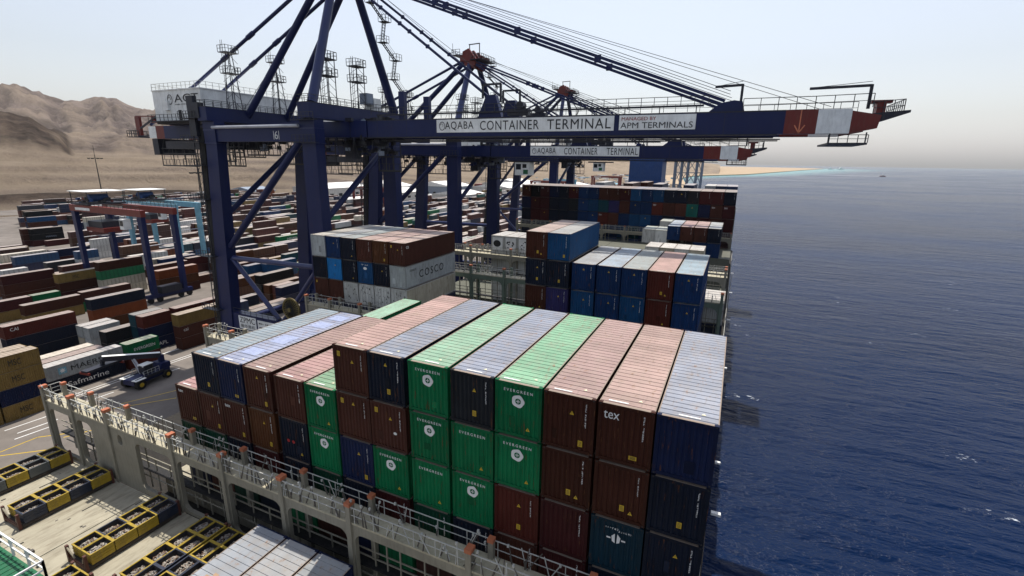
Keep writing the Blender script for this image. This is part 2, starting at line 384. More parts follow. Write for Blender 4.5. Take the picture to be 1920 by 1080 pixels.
for j in range(NR):
    r = 430*(4300/430)**(j/(NR-1))
    for i in range(NA):
        az = A0+(A1-A0)*i/(NA-1); x = CAM.x+r*math.sin(R_(az)); y = CAM.y+r*math.cos(R_(az))
        nx = mn.fractal(Vector((x*.004, y*.004, 1.7)), 1.0, 2.1, 7); nb = mn.fractal(Vector((x*.02, y*.02, 9.1)), .9, 2.1, 5)
        rg = mn.ridged_multi_fractal(Vector((x*.0022, y*.0022, 3.3)), .9, 2.2, 7, 1.0, 2.0)
        lf = sstep(-36, -52, az) if False else (1-sstep(-52, -30, az))
        z = -32.3
        # stepped cuttings between the yard and the foot of the hills
        tt = sstep(560, 1000, r+nx*60)*4
        st = math.floor(tt)+sstep(.55, 1, tt-math.floor(tt))
        z += st*9.5*(.25+.75*lf)
        # dark embankment behind the yard
        z += 9*bump(r, 600, 34, 16)*lf
        # dark foothill at the left
        fh = lerp_tab(FOOT, az)*1250+CAM.z+32
        k1 = bump(r, 1250, 190, 500)
        z += max(0, fh-38)*k1*(1+.06*nx+.10*(rg-1)*.3)
        # main ridge
        rz = (.93-.07*sstep(-63, -67, az))*max(0, lerp_tab(RIDGE, az)*3000+CAM.z+32-38*(.25+.75*lf))
        rg2 = mn.ridged_multi_fractal(Vector((x*.0052+3, y*.0052, 7.7)), .85, 2.1, 6, 1.0, 2.0)-1.0
        k2 = .26*sstep(1080, 2100, r)+.74*sstep(2050, 3000, r) if r < 3000 else max(0, 1-(r-3000)/1500)
        crest = bump(r, 3000, 170, 170)
        z += rz*k2*(1+.05*nx*(1-crest))
        amp = (14*bump(r, 1200, 120, 200)*(1 if fh > 38 else .35)+20*sstep(1250, 1600, r)+38*sstep(2000, 2500, r))*min(1, rz/120)*(1-.85*crest)*.45
        gz_ = mn.ridged_multi_fractal(Vector((az*.55+.25*nx, r*.0011, 5.5)), .8, 2.1, 5, 1.0, 2.0)-1.0
        z += gz_*amp*.9+rg2*amp+nb*(1.0+6*sstep(1000, 2500, r))*(.15+.85*lf)
        cf = sstep(20, 520, lerp_tab(COASTX, y)-x); z = -33+(z+33)*cf if r > 900 else z
        verts.append((x, y, z))
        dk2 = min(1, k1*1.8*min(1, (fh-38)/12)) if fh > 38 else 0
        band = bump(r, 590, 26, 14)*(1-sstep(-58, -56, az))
        shade = .55*sstep(-.05, -.5, gz_+.5*rg2)*sstep(1150, 1700, r)*lf  # gully shade painted into the colour, joins the dark foothill mask
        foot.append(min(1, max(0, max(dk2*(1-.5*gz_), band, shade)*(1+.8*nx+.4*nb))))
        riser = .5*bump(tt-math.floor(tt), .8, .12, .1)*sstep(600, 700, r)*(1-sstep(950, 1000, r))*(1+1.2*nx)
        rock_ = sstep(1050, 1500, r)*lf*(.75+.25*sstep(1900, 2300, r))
        tone.append(min(1, max(0, max(rock_, riser)-(.30*rg2+.40*gz_)*sstep(1100, 1500, r)+.25*nx)))  # gullies toned darker, crests lighter, to stand in for relief shading
faces = [f for f in ((j*NA+i, j*NA+i+1, (j+1)*NA+i+1, (j+1)*NA+i) for j in range(NR-1) for i in range(NA-1)) if all(verts[a][0] < lerp_tab(COASTX, verts[a][1])-12 for a in f)]
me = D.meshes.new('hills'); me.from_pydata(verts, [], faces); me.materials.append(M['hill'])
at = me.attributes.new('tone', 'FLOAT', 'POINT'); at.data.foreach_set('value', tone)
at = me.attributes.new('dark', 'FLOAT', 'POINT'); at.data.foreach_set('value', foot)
me.polygons.foreach_set('use_smooth', [True]*len(faces)); me.update()
tag(link('hills', me), kind='structure')
# ================================================================== CONTAINERS
CW, CH, CL, TP = 2.53, 2.95, 12.19, 3.05
def wave(n, w_, depth, rim):
    """corrugation profile along 0..w_ : list of (t, d)"""
    out = [(0, 0)]; p = w_/n
    for i in range(n):
        a = i*p
        out += [(a+p*.10, 0), (a+p*.28, depth), (a+p*.60, depth), (a+p*.78, 0)]
    out.append((w_, 0)); return out
def frame_mb(L=CL, H=CH, W=CW, k='cpaint', mb=None):
    mb = mb or MB(); h = W/2; t = .15
    for sx in (-1, 1):
        for y in (0, L):
            y0, y1 = (0, .13) if y == 0 else (L-.13, L)
            x0, x1 = (h-t, h) if sx > 0 else (-h, -h+t)
            mb.box((x0, y0+.006, .1), (x1, y1-.006, H-.1), k)
            x0, x1 = (h-.19, h+.006) if sx > 0 else (-h-.006, -h+.19)
            y0, y1 = (-.006, .18) if y == 0 else (L-.18, L+.006)
            for z0 in (0, H-.125):
                mb.box((x0, y0, z0), (x1, y1, z0+.13), k)
                xc = (x0+x1)/2
                if y == 0: mb.box((xc-.04, -.009, z0+.03), (xc+.04, 0, z0+.10), 'gap')
        x0, x1 = (h-.06, h) if sx > 0 else (-h, -h+.06)
        mb.box((x0, .17, H-.13), (x1, L-.17, H-.02), k); mb.box((x0-.002, .17, .03), (x1-.002, L-.17, .18), k)
    for y0, y1 in ((.004, .11), (L-.11, L-.004)):
        mb.box((-h+.18, y0, H-.16), (h-.18, y1, H-.015), k); mb.box((-h+.18, y0, .02), (h-.18, y1, .18), k)
    mb.box((-h+.06, .1, .12), (h-.06, L-.1, .15), 'gap')
    return mb
def end_mb(H=CH, W=CW, k='cpaint', mb=None, y=.03, L=None):
    mb = mb or MB(); w_ = W-.28; pr = wave(9, w_, .045, 0)
    vs_ = []; 
    for t, d in pr: vs_ += [(-w_/2+t, y+d, .17), (-w_/2+t, y+d, H-.15)]
    mb.add(vs_, [(2*i, 2*i+2, 2*i+3, 2*i+1) for i in range(len(pr)-1)], k)
    return mb
def side_mb(sx, L=CL, H=CH, W=CW, k='cpaint', mb=None):
    mb = mb or MB(); w_ = L-.24; pr = wave(int(L*3.6), w_, .04, 0); vs_ = []
    for t, d in pr:
        x = sx*(W/2-.012-d); vs_ += [(x, .12+t, .17), (x, .12+t, H-.12)]
    fs = [(2*i, 2*i+2, 2*i+3, 2*i+1) for i in range(len(pr)-1)]
    if sx < 0: fs = [f[::-1] for f in fs]
    mb.add(vs_, fs, k); return mb
def roof_mb(L=CL, H=CH, W=CW, k='croof', mb=None, n=None):
    mb = mb or MB(); w_ = L-.34; x = W/2-.05; n = n or int(L*2.3); p = w_/n; g = .035
    vs_ = [(-x, .17, H-.01), (x, .17, H-.01)]
    for i in range(n):
        for t, d in ((.12, 0), (.15, -g), (.23, -g), (.26, 0)): vs_ += [(-x, .17+(i+t)*p, H-.01+d), (x, .17+(i+t)*p, H-.01+d)]
    vs_ += [(-x, L-.17, H-.01), (x, L-.17, H-.01)]; c = len(vs_)//2
    mb.add(vs_, [(2*i, 2*i+1, 2*i+3, 2*i+2) for i in range(c-1)], k)
    mb.box((-x, L-.172, H-.10), (x, L-.105, H-.012), k)
    mb.box((-x, .02, H-.10), (x, .172, H-.006), 'hdr' if k == 'croof' else k)
    mb.box((-W/2+.005, .19, H-.02), (-W/2+.055, L-.19, H-.004), 'hdr' if k == 'croof' else k); mb.box((W/2-.055, .19, H-.02), (W/2-.005, L-.19, H-.004), 'hdr' if k == 'croof' else k)
    return mb
def back_mb(L=CL, H=CH, W=CW, k='cpaint', mb=None):
    mb = mb or MB(); w_ = W/2-.14
    mb.box((-w_, L-.09, .17), (w_, L-.05, H-.15), k); return mb
def mono_mesh(L, H, W=CW):
    """the whole container in one mesh (small in the picture)"""
    mb = MB(); frame_mb(L, H, W, 'cpaint', mb)
    end_mb(H, W, 'cpaint', mb); back_mb(L, H, W, 'cpaint', mb)
    side_mb(1, L, H, W, 'cpaint', mb); side_mb(-1, L, H, W, 'cpaint', mb)
    roof_mb(L, H, W, 'croofd', mb, 10)
    return mb.mesh('container')
ME = {}
def cm(kind, L):
    key = (kind, L)
    if key not in ME:
        ME[key] = {'frame': lambda: frame_mb(L).mesh('frame'), 'end_wall': lambda: end_mb().mesh('end_wall'), 'rear_wall': lambda: back_mb(L).mesh('rear_wall'),
                   'side_wall': lambda: side_mb(1, L).mesh('side_wall'), 'side_wall_l': lambda: side_mb(-1, L).mesh('side_wall'), 'roof': lambda: roof_mb(L).mesh('roof')}[kind]()
    return ME[key]
PAL = {  # name: (side colour deepened for shade, faded roof colour lifted for sun)
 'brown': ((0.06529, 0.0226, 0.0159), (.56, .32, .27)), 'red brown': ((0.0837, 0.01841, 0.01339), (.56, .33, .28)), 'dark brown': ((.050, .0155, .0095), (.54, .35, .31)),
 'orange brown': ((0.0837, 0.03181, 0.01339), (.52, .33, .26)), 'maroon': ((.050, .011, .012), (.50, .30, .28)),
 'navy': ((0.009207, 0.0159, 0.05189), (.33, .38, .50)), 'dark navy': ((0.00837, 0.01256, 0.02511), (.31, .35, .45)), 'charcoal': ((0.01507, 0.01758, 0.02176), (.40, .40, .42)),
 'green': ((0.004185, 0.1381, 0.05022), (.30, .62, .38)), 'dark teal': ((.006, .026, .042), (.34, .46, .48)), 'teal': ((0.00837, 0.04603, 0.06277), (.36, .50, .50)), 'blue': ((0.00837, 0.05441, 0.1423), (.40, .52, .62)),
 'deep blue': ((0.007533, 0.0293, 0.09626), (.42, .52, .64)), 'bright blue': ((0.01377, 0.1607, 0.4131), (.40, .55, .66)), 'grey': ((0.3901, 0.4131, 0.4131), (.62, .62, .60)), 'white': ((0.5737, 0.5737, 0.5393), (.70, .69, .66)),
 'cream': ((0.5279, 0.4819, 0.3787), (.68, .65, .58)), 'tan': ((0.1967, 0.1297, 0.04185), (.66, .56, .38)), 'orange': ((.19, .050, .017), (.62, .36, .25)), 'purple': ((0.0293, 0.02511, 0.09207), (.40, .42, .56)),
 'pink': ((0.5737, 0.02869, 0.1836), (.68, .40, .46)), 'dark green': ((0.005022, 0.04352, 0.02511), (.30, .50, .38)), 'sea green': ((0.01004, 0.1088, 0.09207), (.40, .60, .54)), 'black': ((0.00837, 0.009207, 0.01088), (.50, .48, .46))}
def jit(c, a=.12):
    k = 1+rnd.uniform(-a, a); return (min(1, c[0]*k), min(1, c[1]*k), min(1, c[2]*k), 1)
def ticks_mesh(n, vertical, seed, pitch=.105, mat='white'):
    """a row of characters too small to read"""
    r = random.Random(seed); mb = MB()
    for i in range(n):
        if vertical and i in (4, ): continue
        a = i*pitch; w_ = .055; h_ = .085
        x0, z0 = (0, -a) if vertical else (a, 0)
        for _ in range(r.choice((2, 3))):
            t = r.random()
            if t < .5: xx = x0+r.choice((0, w_-.018)); mb.box((xx, -.004, z0), (xx+.02, .002, z0+h_), mat)
            else: zz = z0+r.choice((0, .035, h_-.018)); mb.box((x0, -.005, zz), (x0+w_, .001, zz+.02), mat)
    return mb.mesh('serial_number')
SER = [ticks_mesh(12, True, s) for s in range(5)]
SERH = [ticks_mesh(6, False, s) for s in range(3)]
SERY = ticks_mesh(5, False, 9, .06, 'yellow')
def tri_mesh():
    mb = MB(); mb.prism([(-.11, 0, 0), (.11, 0, 0), (0, 0, .2)], (0, .006, 0), 'yellow'); mb.prism([(-.012, -.004, .05), (.012, -.004, .05), (.012, -.004, .13), (-.012, -.004, .13)], (0, .004, 0), 'black'); return mb.mesh('warning_triangle')
def plac_mesh(w_=.22, h_=.32):
    mb = MB(); mb.box((-w_/2, 0, 0), (w_/2, .006, h_), 'yellow')
    for i in range(4): mb.box((-w_*.35, -.003, h_*(.15+.2*i)), (w_*.35, .001, h_*(.15+.2*i)+.022), 'black')
    return mb.mesh('placard')
TRI, PLA, PLW = tri_mesh(), plac_mesh(), plac_mesh(.36, .2)
def emblem_mesh():
    mb = MB(); n = 28
    for i in range(n):  # scalloped wheel with compass star
        a0, a1 = 2*math.pi*i/n, 2*math.pi*(i+1)/n
        def ro(a): return .34*(1+.05*math.cos(5*a))
        ri = .16
        mb.prism([(math.cos(a0)*ri, 0, math.sin(a0)*ri), (math.cos(a1)*ri, 0, math.sin(a1)*ri), (math.cos(a1)*ro(a1), 0, math.sin(a1)*ro(a1)), (math.cos(a0)*ro(a0), 0, math.sin(a0)*ro(a0))], (0, .005, 0), 'white')
    for i in range(4):
        a = math.pi/2*i; b_ = a+math.pi/4
        mb.prism([(0, -.002, 0), (math.cos(a-.5)*.05, -.002, math.sin(a-.5)*.05), (math.cos(a)*.15, -.002, math.sin(a)*.15), (math.cos(a+.5)*.05, -.002, math.sin(a+.5)*.05)], (0, .004, 0), 'white')
    return mb.mesh('emblem')
EMB = emblem_mesh()
def oval_mesh(rx, rz):
    mb = MB(); mb.prism([(rx*math.cos(2*math.pi*i/24), 0, rz*math.sin(2*math.pi*i/24)) for i in range(24)], (0, .006, 0), 'white'); return mb.mesh('oval_badge')
OVAL = oval_mesh(.30, .19); SPOT = oval_mesh(.12, .09)
def split_mesh():
    mb = MB()
    for s in (-1, 1):
        mb.prism([(s*.04, 0, -.26), (s*.18, 0, -.18), (s*.22, 0, .10), (s*.06, 0, .28)], (0, .006, 0), 'white')
        mb.box((s*.36-.10, 0, -.06), (s*.36+.10, .006, .02), 'white')
    return mb.mesh('emblem')
SPLIT = split_mesh()
def redmk():
    mb = MB()
    for x in (-.28, .18): mb.prism([(x+.13*math.cos(i*math.pi/4), 0, .13*math.sin(i*math.pi/4)) for i in range(8)], (0, .006, 0), 'redmark')
    return mb.mesh('red_mark')
REDM = redmk()
V = []; Fc = []; FCOL = []
def rest_box(xr, y, z0, L, col, W=2.44, H=2.7):
    # a container too small or too hidden to stand alone; xr = right side
    c = jit(PAL[col][0], .22); rf = [a*.42+b_*.58 for a, b_ in zip(c[:3], ROOF_DUST_SUN)]+[1]
    o = len(V); z1 = z0+H; x0, x1 = xr-W, xr
    for zz in (z0, z1): V.extend([(x0, y, zz), (x1, y, zz), (x1, y+L, zz), (x0, y+L, zz)])
    for f, cc in (((4, 5, 6, 7), rf), ((0, 1, 5, 4), c), ((1, 2, 6, 5), c), ((2, 3, 7, 6), c), ((3, 0, 4, 7), c), ((0, 3, 2, 1), c)): Fc.append(tuple(a+o for a in f)); FCOL.extend(list(cc)*4)
    d = [c_*.7 for c_ in c[:3]]+[1]; nr = int(L/1.1)
    for i in range(nr):
        a = y+.2+i*(L-.4)/nr; V.extend([(x1+.02, a, z0+.15), (x1+.02, a+.35, z0+.15), (x1+.02, a+.35, z1-.15), (x1+.02, a, z1-.15)]); Fc.append(tuple(range(len(V)-4, len(V)))); FCOL.extend(d*4)
    for i in range(6):
        a = x0+.15+i*.38; V.extend([(a, y-.02, z0+.15), (a+.14, y-.02, z0+.15), (a+.14, y-.02, z1-.15), (a, y-.02, z1-.15)]); Fc.append(tuple(range(len(V)-4, len(V)))); FCOL.extend(d*4)
ROOF_DUST_SUN = (.50, .44, .395)  # roof dust tone, made paler to carry the sun on the tops
mb = MB(); mb.box((0, 0, 0), (.36, .008, .6), 'cpaint'); RPL = mb.mesh('repair_plate')
mb = MB(); mb.box((-.45, 0, 0), (.45, .10, .006), 'white'); RLBL = mb.mesh('roof_label')
mb = MB(); mb.prism([(-.1, 0, 0), (.1, 0, 0), (0, .17, 0)], (0, 0, .006), 'sticker'); RTRI = mb.mesh('roof_triangle')
CN = 0
def container(x, y, z, col, label, marks='', L=CL, group=None, roofcol=None, parts=True, H=CH):
    """x = left edge, y = near end, z = base"""
    global CN; CN += 1
    side, roof = PAL[col]
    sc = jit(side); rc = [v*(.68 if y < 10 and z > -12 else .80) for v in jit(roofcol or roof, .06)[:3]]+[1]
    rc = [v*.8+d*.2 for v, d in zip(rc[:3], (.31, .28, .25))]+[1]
    root = empty('shipping_container', label, 'shipping container', (x+CW/2, y, z), group)
    for kind in ('frame', 'end_wall', 'rear_wall', 'side_wall', 'side_wall_l', 'roof'):
        o = link('side_wall' if kind == 'side_wall_l' else kind, cm(kind, L), root)
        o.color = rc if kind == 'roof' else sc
        if kind == 'frame': o.color = [c*.8 for c in sc[:3]]+[1]
    if parts and L == CL and y < 40:
        mb_ = link('roof_label', RLBL, root, (rnd.uniform(-.5, .1), .32, CH+.002)); link('roof_triangle', RTRI, root, (rnd.uniform(.3, .7), .75, CH+.002))
    Y = .022
    def put(name, me, px, pz, s=1):
        o = link(name, me, root, (px, Y, pz)); o.scale = (s, 1, s); return o
    if rnd.random() < .55:    # repaired plate on the end wall
        o = link('repair_plate', RPL, root, (rnd.uniform(-.9, .6), .0275, rnd.uniform(.3, 1.2))); o.scale = (rnd.uniform(.5, 1.3), 1, rnd.uniform(.6, 1.5)); k_ = rnd.choice((.6, .75, 1.35)); o.color = [v*k_ for v in sc[:3]]+[1]
    for mk in marks.split():
        if mk == 'ser': put('serial_number', SER[CN % 5], .80, 2.55)
        elif mk == 'serS': put('serial_number', SER[CN % 5], .80, 2.5, .8)
        elif mk == 'evg': fit_text('EVERGREEN', 'white', -.78, .78, Y, 2.45, 2.60, root, sp=1.5); put('emblem', EMB, 0, 1.98)
        elif mk == 'evt': fit_text('EVERGREEN', 'white', -.78, .78, Y, 2.38, 2.54, root, sp=1.5)
        elif mk == 'evs': put('emblem', EMB, 0, 1.95)
        elif mk == 'split': put('serial_number', SERH[0], -.55, 2.45, 1.1); put('serial_number', SERH[1], .1, 2.38, 1.1); put('emblem', SPLIT, 0, 1.95)
        elif mk == 'tex': fit_text('tex', 'white', -1.0, -.28, Y, 2.20, 2.58, root)
        elif mk == 'texs': fit_text('tex', 'white', -1.0, -.45, Y, 2.40, 2.62, root)
        elif mk == 'tri': put('warning_triangle', TRI, .15, 1.95)
        elif mk == 'triL': put('warning_triangle', TRI, .55, .45)
        elif mk == 'triM': put('warning_triangle', TRI, .0, 2.25)
        elif mk == 'pla': put('placard', PLA, .62, .35)
        elif mk == 'plaM': put('placard', PLA, .15, .55)
        elif mk == 'plaTL': put('placard', PLA, -.85, 2.25)
        elif mk == 'plaw': put('placard', PLW, .45, .35)
        elif mk == 'spot': put('white_patch', SPOT, .45, 1.15)
        elif mk == 'red': put('red_mark', REDM, -.3, 1.3)
        elif mk == 'oval': put('serial_number', SERH[2], -.6, 2.5, 1.9); put('badge', OVAL, 0, 2.1)
        elif mk == 'yel': put('size_mark', SERY, -.95, CH-.10); put('size_mark', SERY, .65, CH-.10)
    return root
GX = {0: -32.3, 1: -29.65, 2: -27.0, 3: -24.3, 4: -21.65, 5: -19.0, 6: -16.32, 7: -13.67, 8: -11.05, 9: -8.31, 10: -5.36, 11: -2.68, 12: 0, 13: 2.594, 14: 5.43, 15: 8.16, 16: 10.80, 17: 13.45, 18: 16.12, 19: 18.73}
FLOOR = -15.4
TIER = ['top tier', 'second tier', 'third tier', 'fourth tier', 'bottom tier']
def base(t, top=0.0): return top-CH-TP*t
FRONT = {
 12: ['brown|plaTL tri serS', 'brown|plaTL triM serS', 'navy|tri serS pla'], 13: ['dark navy|triM ser plaM', 'brown|plaTL tri ser spot yel', 'green|evg triL'],
 14: ['green|evg', 'green|evg yel', 'green|evt triL yel'], 15: ['charcoal|tri ser plaM', 'green|evt triL yel', 'green|evg'], 16: ['green|evg triL', 'green|evg triL', 'red brown|tri serS plaM yel'],
 17: ['dark brown|tri ser pla yel', 'dark brown|ser plaM triL yel', 'maroon|ser yel'], 18: ['dark brown|tex ser plaw yel', 'dark brown|serS plaM triL yel', 'dark teal|split'], 19: ['navy|yel', 'dark navy|ser plaM', 'dark navy|tri ser yel'],
 11: [None, 'green|evg triL', 'green|evg'], 10: [None, 'brown|ser', 'dark navy|red serS triL'], 9: [None, 'brown|triM ser pla', 'orange brown|tri ser pla'], 8: [None, 'navy|serS plaw', 'brown|texs ser pla'],
 7: [None, 'dark navy|serS plaM', 'brown|tri serS pla'], 6: [None, None, 'brown|texs plaw']}
ROOFX = {12: (.66, .42, .37), 13: (.31, .36, .46), 14: (.34, .62, .42), 15: (.33, .38, .49), 16: (.27, .60, .36), 17: (.52, .34, .31), 18: (.56, .37, .32), 19: (.37, .41, .50), 7: (.35, .45, .52), 8: (.41, .47, .66), 9: (.45, .29, .26), 10: (.58, .33, .31), 11: (.28, .56, .33), 6: (.56, .30, .29)}
LABF = {
 (12, 0): 'red-brown container with pale pink roof at the left end of the raised top tier', (13, 0): 'navy container with grey-blue corrugated roof between the pink-roofed and the mint-roofed container',
 (14, 0): 'mint-roofed green emblem container next to the pink and navy pair in the top tier', (15, 0): 'charcoal navy container wedged between the two green emblem containers of the top tier',
 (16, 0): 'green top-tier container with white emblem beside the dark brown ones', (17, 0): 'dark brown top-tier container with dusty pink roof and one yellow triangle',
 (18, 0): 'dark brown container lettered tex in large white letters under a pink ribbed roof', (19, 0): 'navy container with pale grey-white roof at the seaward corner of the front stack',
 (12, 1): 'brown container under the left pink-roofed one, with placard at its upper left corner', (13, 1): 'brown container with a white paint spot beside its serial column',
 (14, 1): 'bright green emblem container in the second tier, directly below the mint-roofed one', (15, 1): 'green container with lettering but no emblem, under the charcoal one', (16, 1): 'green emblem container resting on a red-brown one',
 (17, 1): 'dark brown container with yellow placard and triangle, second below the dusty pink roof', (18, 1): 'dark brown container beneath the one lettered tex', (19, 1): 'navy container with yellow placard in the middle of the seaward column',
 (12, 2): 'blue-navy container in the third tier under two brown ones', (13, 2): 'green emblem container under the brown one with the white spot', (14, 2): 'green container with lettering only, lowest of the three visible green ones in its column',
 (15, 2): 'green container with white wheel emblem, just above the lashing bridge beside the red one', (16, 2): 'rust red container beneath the two green emblem containers', (17, 2): 'maroon container low beside the rust red one, without any yellow sticker',
 (18, 2): 'dark teal container with a split white emblem behind the lashing bridge', (19, 2): 'near-black navy container with orange triangle, low at the seaward corner',
 (11, 1): 'green emblem container with light green roof beside the raised red-brown one', (10, 1): 'brown container with pink roof beside the short green-roofed one', (9, 1): 'brown container with dull pink roof right of the two blue-roofed ones', (8, 1): 'navy container with pale blue roof patched in darker blue',
 (7, 1): 'dark navy container with grey-blue roof at the left end of its tier', (11, 2): 'green emblem container directly under the short green-roofed one', (10, 2): 'dark navy container with two red marks on its end', (9, 2): 'orange-brown container under the brown one with the yellow foot sticker',
 (8, 2): 'brown container lettered tex below the navy blue one', (7, 2): 'brown container with small triangle between two brown tex containers', (6, 2): 'brown container lettered tex with pink roof showing, leftmost of the front stack'}
for c, lst in FRONT.items():
    for t, s in enumerate(lst):
        if not s: continue
        col, mk = s.split('|'); top = -.06 if (c in (10, ) or c == 11) and t == 1 else 0
        o = container(GX[c], 0, base(t)+top, col, LABF[(c, t)], mk, group='containers in the front deck stack', roofcol=ROOFX.get(c))
        if (c, t) == (8, 1):    # repainted patches on the pale blue roof
            for yy, L_ in ((1.6, 1.1), (4.0, 1.6), (8.0, 1.2), (10.0, 1.2)): mb = MB(); mb.box((-.8, yy, CH+.0), (.7, yy+L_, CH+.004), 'patch'); mb.build('repaint_patch', o)
T3 = {6: 'dark green', 7: 'dark green', 8: 'dark navy', 9: 'maroon', 10: 'dark navy', 11: 'dark green', 12: 'dark navy', 13: 'maroon', 14: 'dark green', 15: 'dark navy', 16: 'brown', 17: 'maroon', 18: 'dark navy', 19: 'dark navy'}
T4 = {6: 'navy', 7: 'brown', 8: 'dark green', 9: 'dark navy', 10: 'green', 11: 'brown', 12: 'navy', 13: 'green', 14: 'brown', 15: 'dark green', 16: 'navy', 17: 'brown', 18: 'brown', 19: 'navy'}
ORD = ['first', 'second', 'third', 'fourth', 'fifth', 'sixth', 'seventh', 'eighth', 'ninth', 'tenth', 'eleventh', 'twelfth', 'thirteenth', 'fourteenth', 'fifteenth', 'sixteenth', 'seventeenth', 'eighteenth', 'nineteenth', 'twentieth']
for i, c in enumerate(sorted(T3)):
    mk = 'evs' if T3[c] == 'green' else 'ser'
    container(GX[c], 0, base(3), T3[c], f'shaded {T3[c]} container behind the lashing bridge rods, {ORD[i]} column from the left, fourth tier', mk, group='containers in the front deck stack')
    rest_box(GX[c]+CW, 0, base(4), CL, T4[c], CW, CH)
# second block: left stack (six columns) and right stack
Y2 = 29.3
LEFT = [['grey', 'dark navy', 'brown'], ['deep blue', 'bright blue', 'brown'], ['dark navy', 'dark navy', 'white'], ['brown', 'blue', 'white'], ['orange brown', 'dark navy', 'white'], ['brown', 'grey', 'white']]
LROOF = [(.66, .63, .56), (.44, .48, .50), (.46, .52, .52), (.62, .45, .40), (.60, .42, .38), (.62, .48, .43)]
LMK = [['', '', 'plaTL'], ['tri ser', 'tri', ''], ['ser triL', 'ser triL', ''], ['ser', 'oval', ''], ['ser pla', 'tri ser', ''], ['plaTL tri ser', '', '']]
LLAB = [['pale grey container on the left end of the top tier beside the blue one', 'dark navy container under the pale grey one of the left stack', 'brown container with crossed lashing rods at the quay side foot of the left stack'],
 ['medium blue container second in the top tier of the left stack', 'bright sky blue container in the middle tier of the left stack', 'brown lashed container below the bright sky blue one'],
 ['dark navy top-tier container between the medium blue and the brown one', 'dark navy container just right of the bright sky blue one', 'rust streaked white reefer first in the row of white ones'],
 ['brown top-tier container right of a dark navy one in the left stack', 'blue container with a white oval badge', 'rust streaked white reefer below the blue one with the oval badge'],
 ['orange-brown top-tier container beside the corner one with the round yellow sticker', 'dark navy container between the oval badge one and the grey lettered one', 'rust streaked white reefer third in the row of white ones'],
 ['brown corner container with a long shaded side above the grey lettered one', 'grey container lettered COSCO along its side', 'cream white container at the bottom corner under the grey lettered one']]
CREAMS = {}
for c in range(6):
    for t in range(3):
        o = container(GX[c]-.25+c*.02, Y2, base(t, .30), LEFT[c][t], LLAB[c][t], LMK[c][t], group='containers in the left stack beyond the second lashing bridge', roofcol=LROOF[c])
        if c == 5 and t == 1:
            fit_text('COSCO', 'black', 3.0, 8.9, CW/2+.004, .95, 2.0, o, facing='side', sp=1.35)
            fit_text('COSCO', 'black', .9, 2.3, CW/2+.004, 2.15, 2.4, o, facing='side', sp=1.0)
        if c == 5 and t == 2:
            for ch in o.children: 
                if ch.name.startswith('side_wall'): ch.color = (.46, .42, .33, 1)
        if t == 0 and c == 5: fit_text('ca', 'white', .35, .9, CW/2+.004, 2.2, 2.55, o, facing='side')
        if LEFT[c][t] == 'white':
            mb = MB()
            r = random.Random(c)
            for _ in range(26):
                x = r.uniform(-1, 1); z = r.uniform(.3, 2.5); mb.box((x, .0, z), (x+r.uniform(.03, .12), .008, z+r.uniform(.05, .3)), r.choice(('black', 'rod', 'gap')))
            for x in (-.75, -.25, .25, .75): mb.box((x-.03, -.01, .2), (x+.03, .012, 2.7), 'rail')
            mb.build('door_gear', o, (0, .02, 0))
for c in range(6):
    for t in (3, 4): rest_box(GX[c]-.25+c*.02+CW, Y2, base(t, .30), CL, 'navy', CW, CH)
RIGHT = {12: ['dark brown', 'dark navy', 'dark brown'], 13: ['blue', 'dark navy', 'purple'], 14: [None, 'deep blue', 'blue'], 15: [None, 'deep blue', 'deep blue'], 16: [None, 'deep blue', 'blue'], 17: [None, 'red brown', 'red brown'], 18: [None, 'deep blue', 'deep blue']}
RMK = {12: ['ser triL plaM', 'tri ser plaM', 'triL ser'], 13: ['ser pla', 'ser plaM', 'tri ser'], 14: ['', 'triM ser', 'tri ser'], 15: ['', 'triM ser', 'tri ser'], 16: ['', 'triM ser', 'tri ser'], 17: ['', 'ser plaM triL', 'ser triL'], 18: ['', 'triM ser', 'tri ser']}
RROOF = {12: (.60, .46, .41), 13: (.50, .51, .50), 14: (.50, .53, .55), 15: (.44, .54, .63), 16: (.44, .49, .48), 17: (.62, .39, .34), 18: (.34, .46, .53)}
RLAB = {12: ['dark brown container of the raised pair on the right stack', 'dark navy container below the raised brown one', 'dark brown container at the foot of the right stack beside a purple one'],
 13: ['bright blue container with a rust spotted blue side, right one of the raised pair', 'dark navy container below the raised blue one', 'purple-blue container at the foot of the right stack'],
 14: ['', 'blue container with pale grey roof nearest to the raised pair', 'blue container under the grey-roofed one nearest the raised pair'],
 15: ['', 'blue container with light blue roof in the row of five', 'deep blue container under the light blue-roofed one'],
 16: ['', 'blue container with rust marked grey roof beside the red one', 'blue container under the rust marked grey-roofed one'],
 17: ['', 'red-brown container with pink roof among blue ones', 'red-brown container directly under the pink-roofed one of the right stack'],
 18: ['', 'blue container with teal-grey roof at the seaward end of the right stack', 'deep blue container below the teal-grey-roofed seaward one']}
for c, lst in RIGHT.items():
    for t, col in enumerate(lst):
        if col: container(GX[c]+(.06 if c > 13 else 0), Y2, base(t-1, .05), col, RLAB[c][t], RMK[c][t], group='containers in the right stack beyond the second lashing bridge', roofcol=RROOF[c])
for i, c in enumerate((12, 13, 14, 15, 16, 17, 18)):
    for t in (2, 3, 4): rest_box(GX[c]+CW, Y2, base(t, .05), CL, ['navy', 'brown', 'deep blue', 'brown', 'navy', 'maroon', 'navy'][i], CW, CH)
container(-.2, 14.8, base(2), 'white', 'white container with pale blue roof low between the front and right stacks', '', roofcol=(.50, .56, .68), group='low containers between the lashing bridges')
container(-15.25, 14.8, base(2), 'green', 'pale mint-roofed container low behind the front stack near the quay side', '', roofcol=(.40, .66, .48), group='low containers between the lashing bridges')
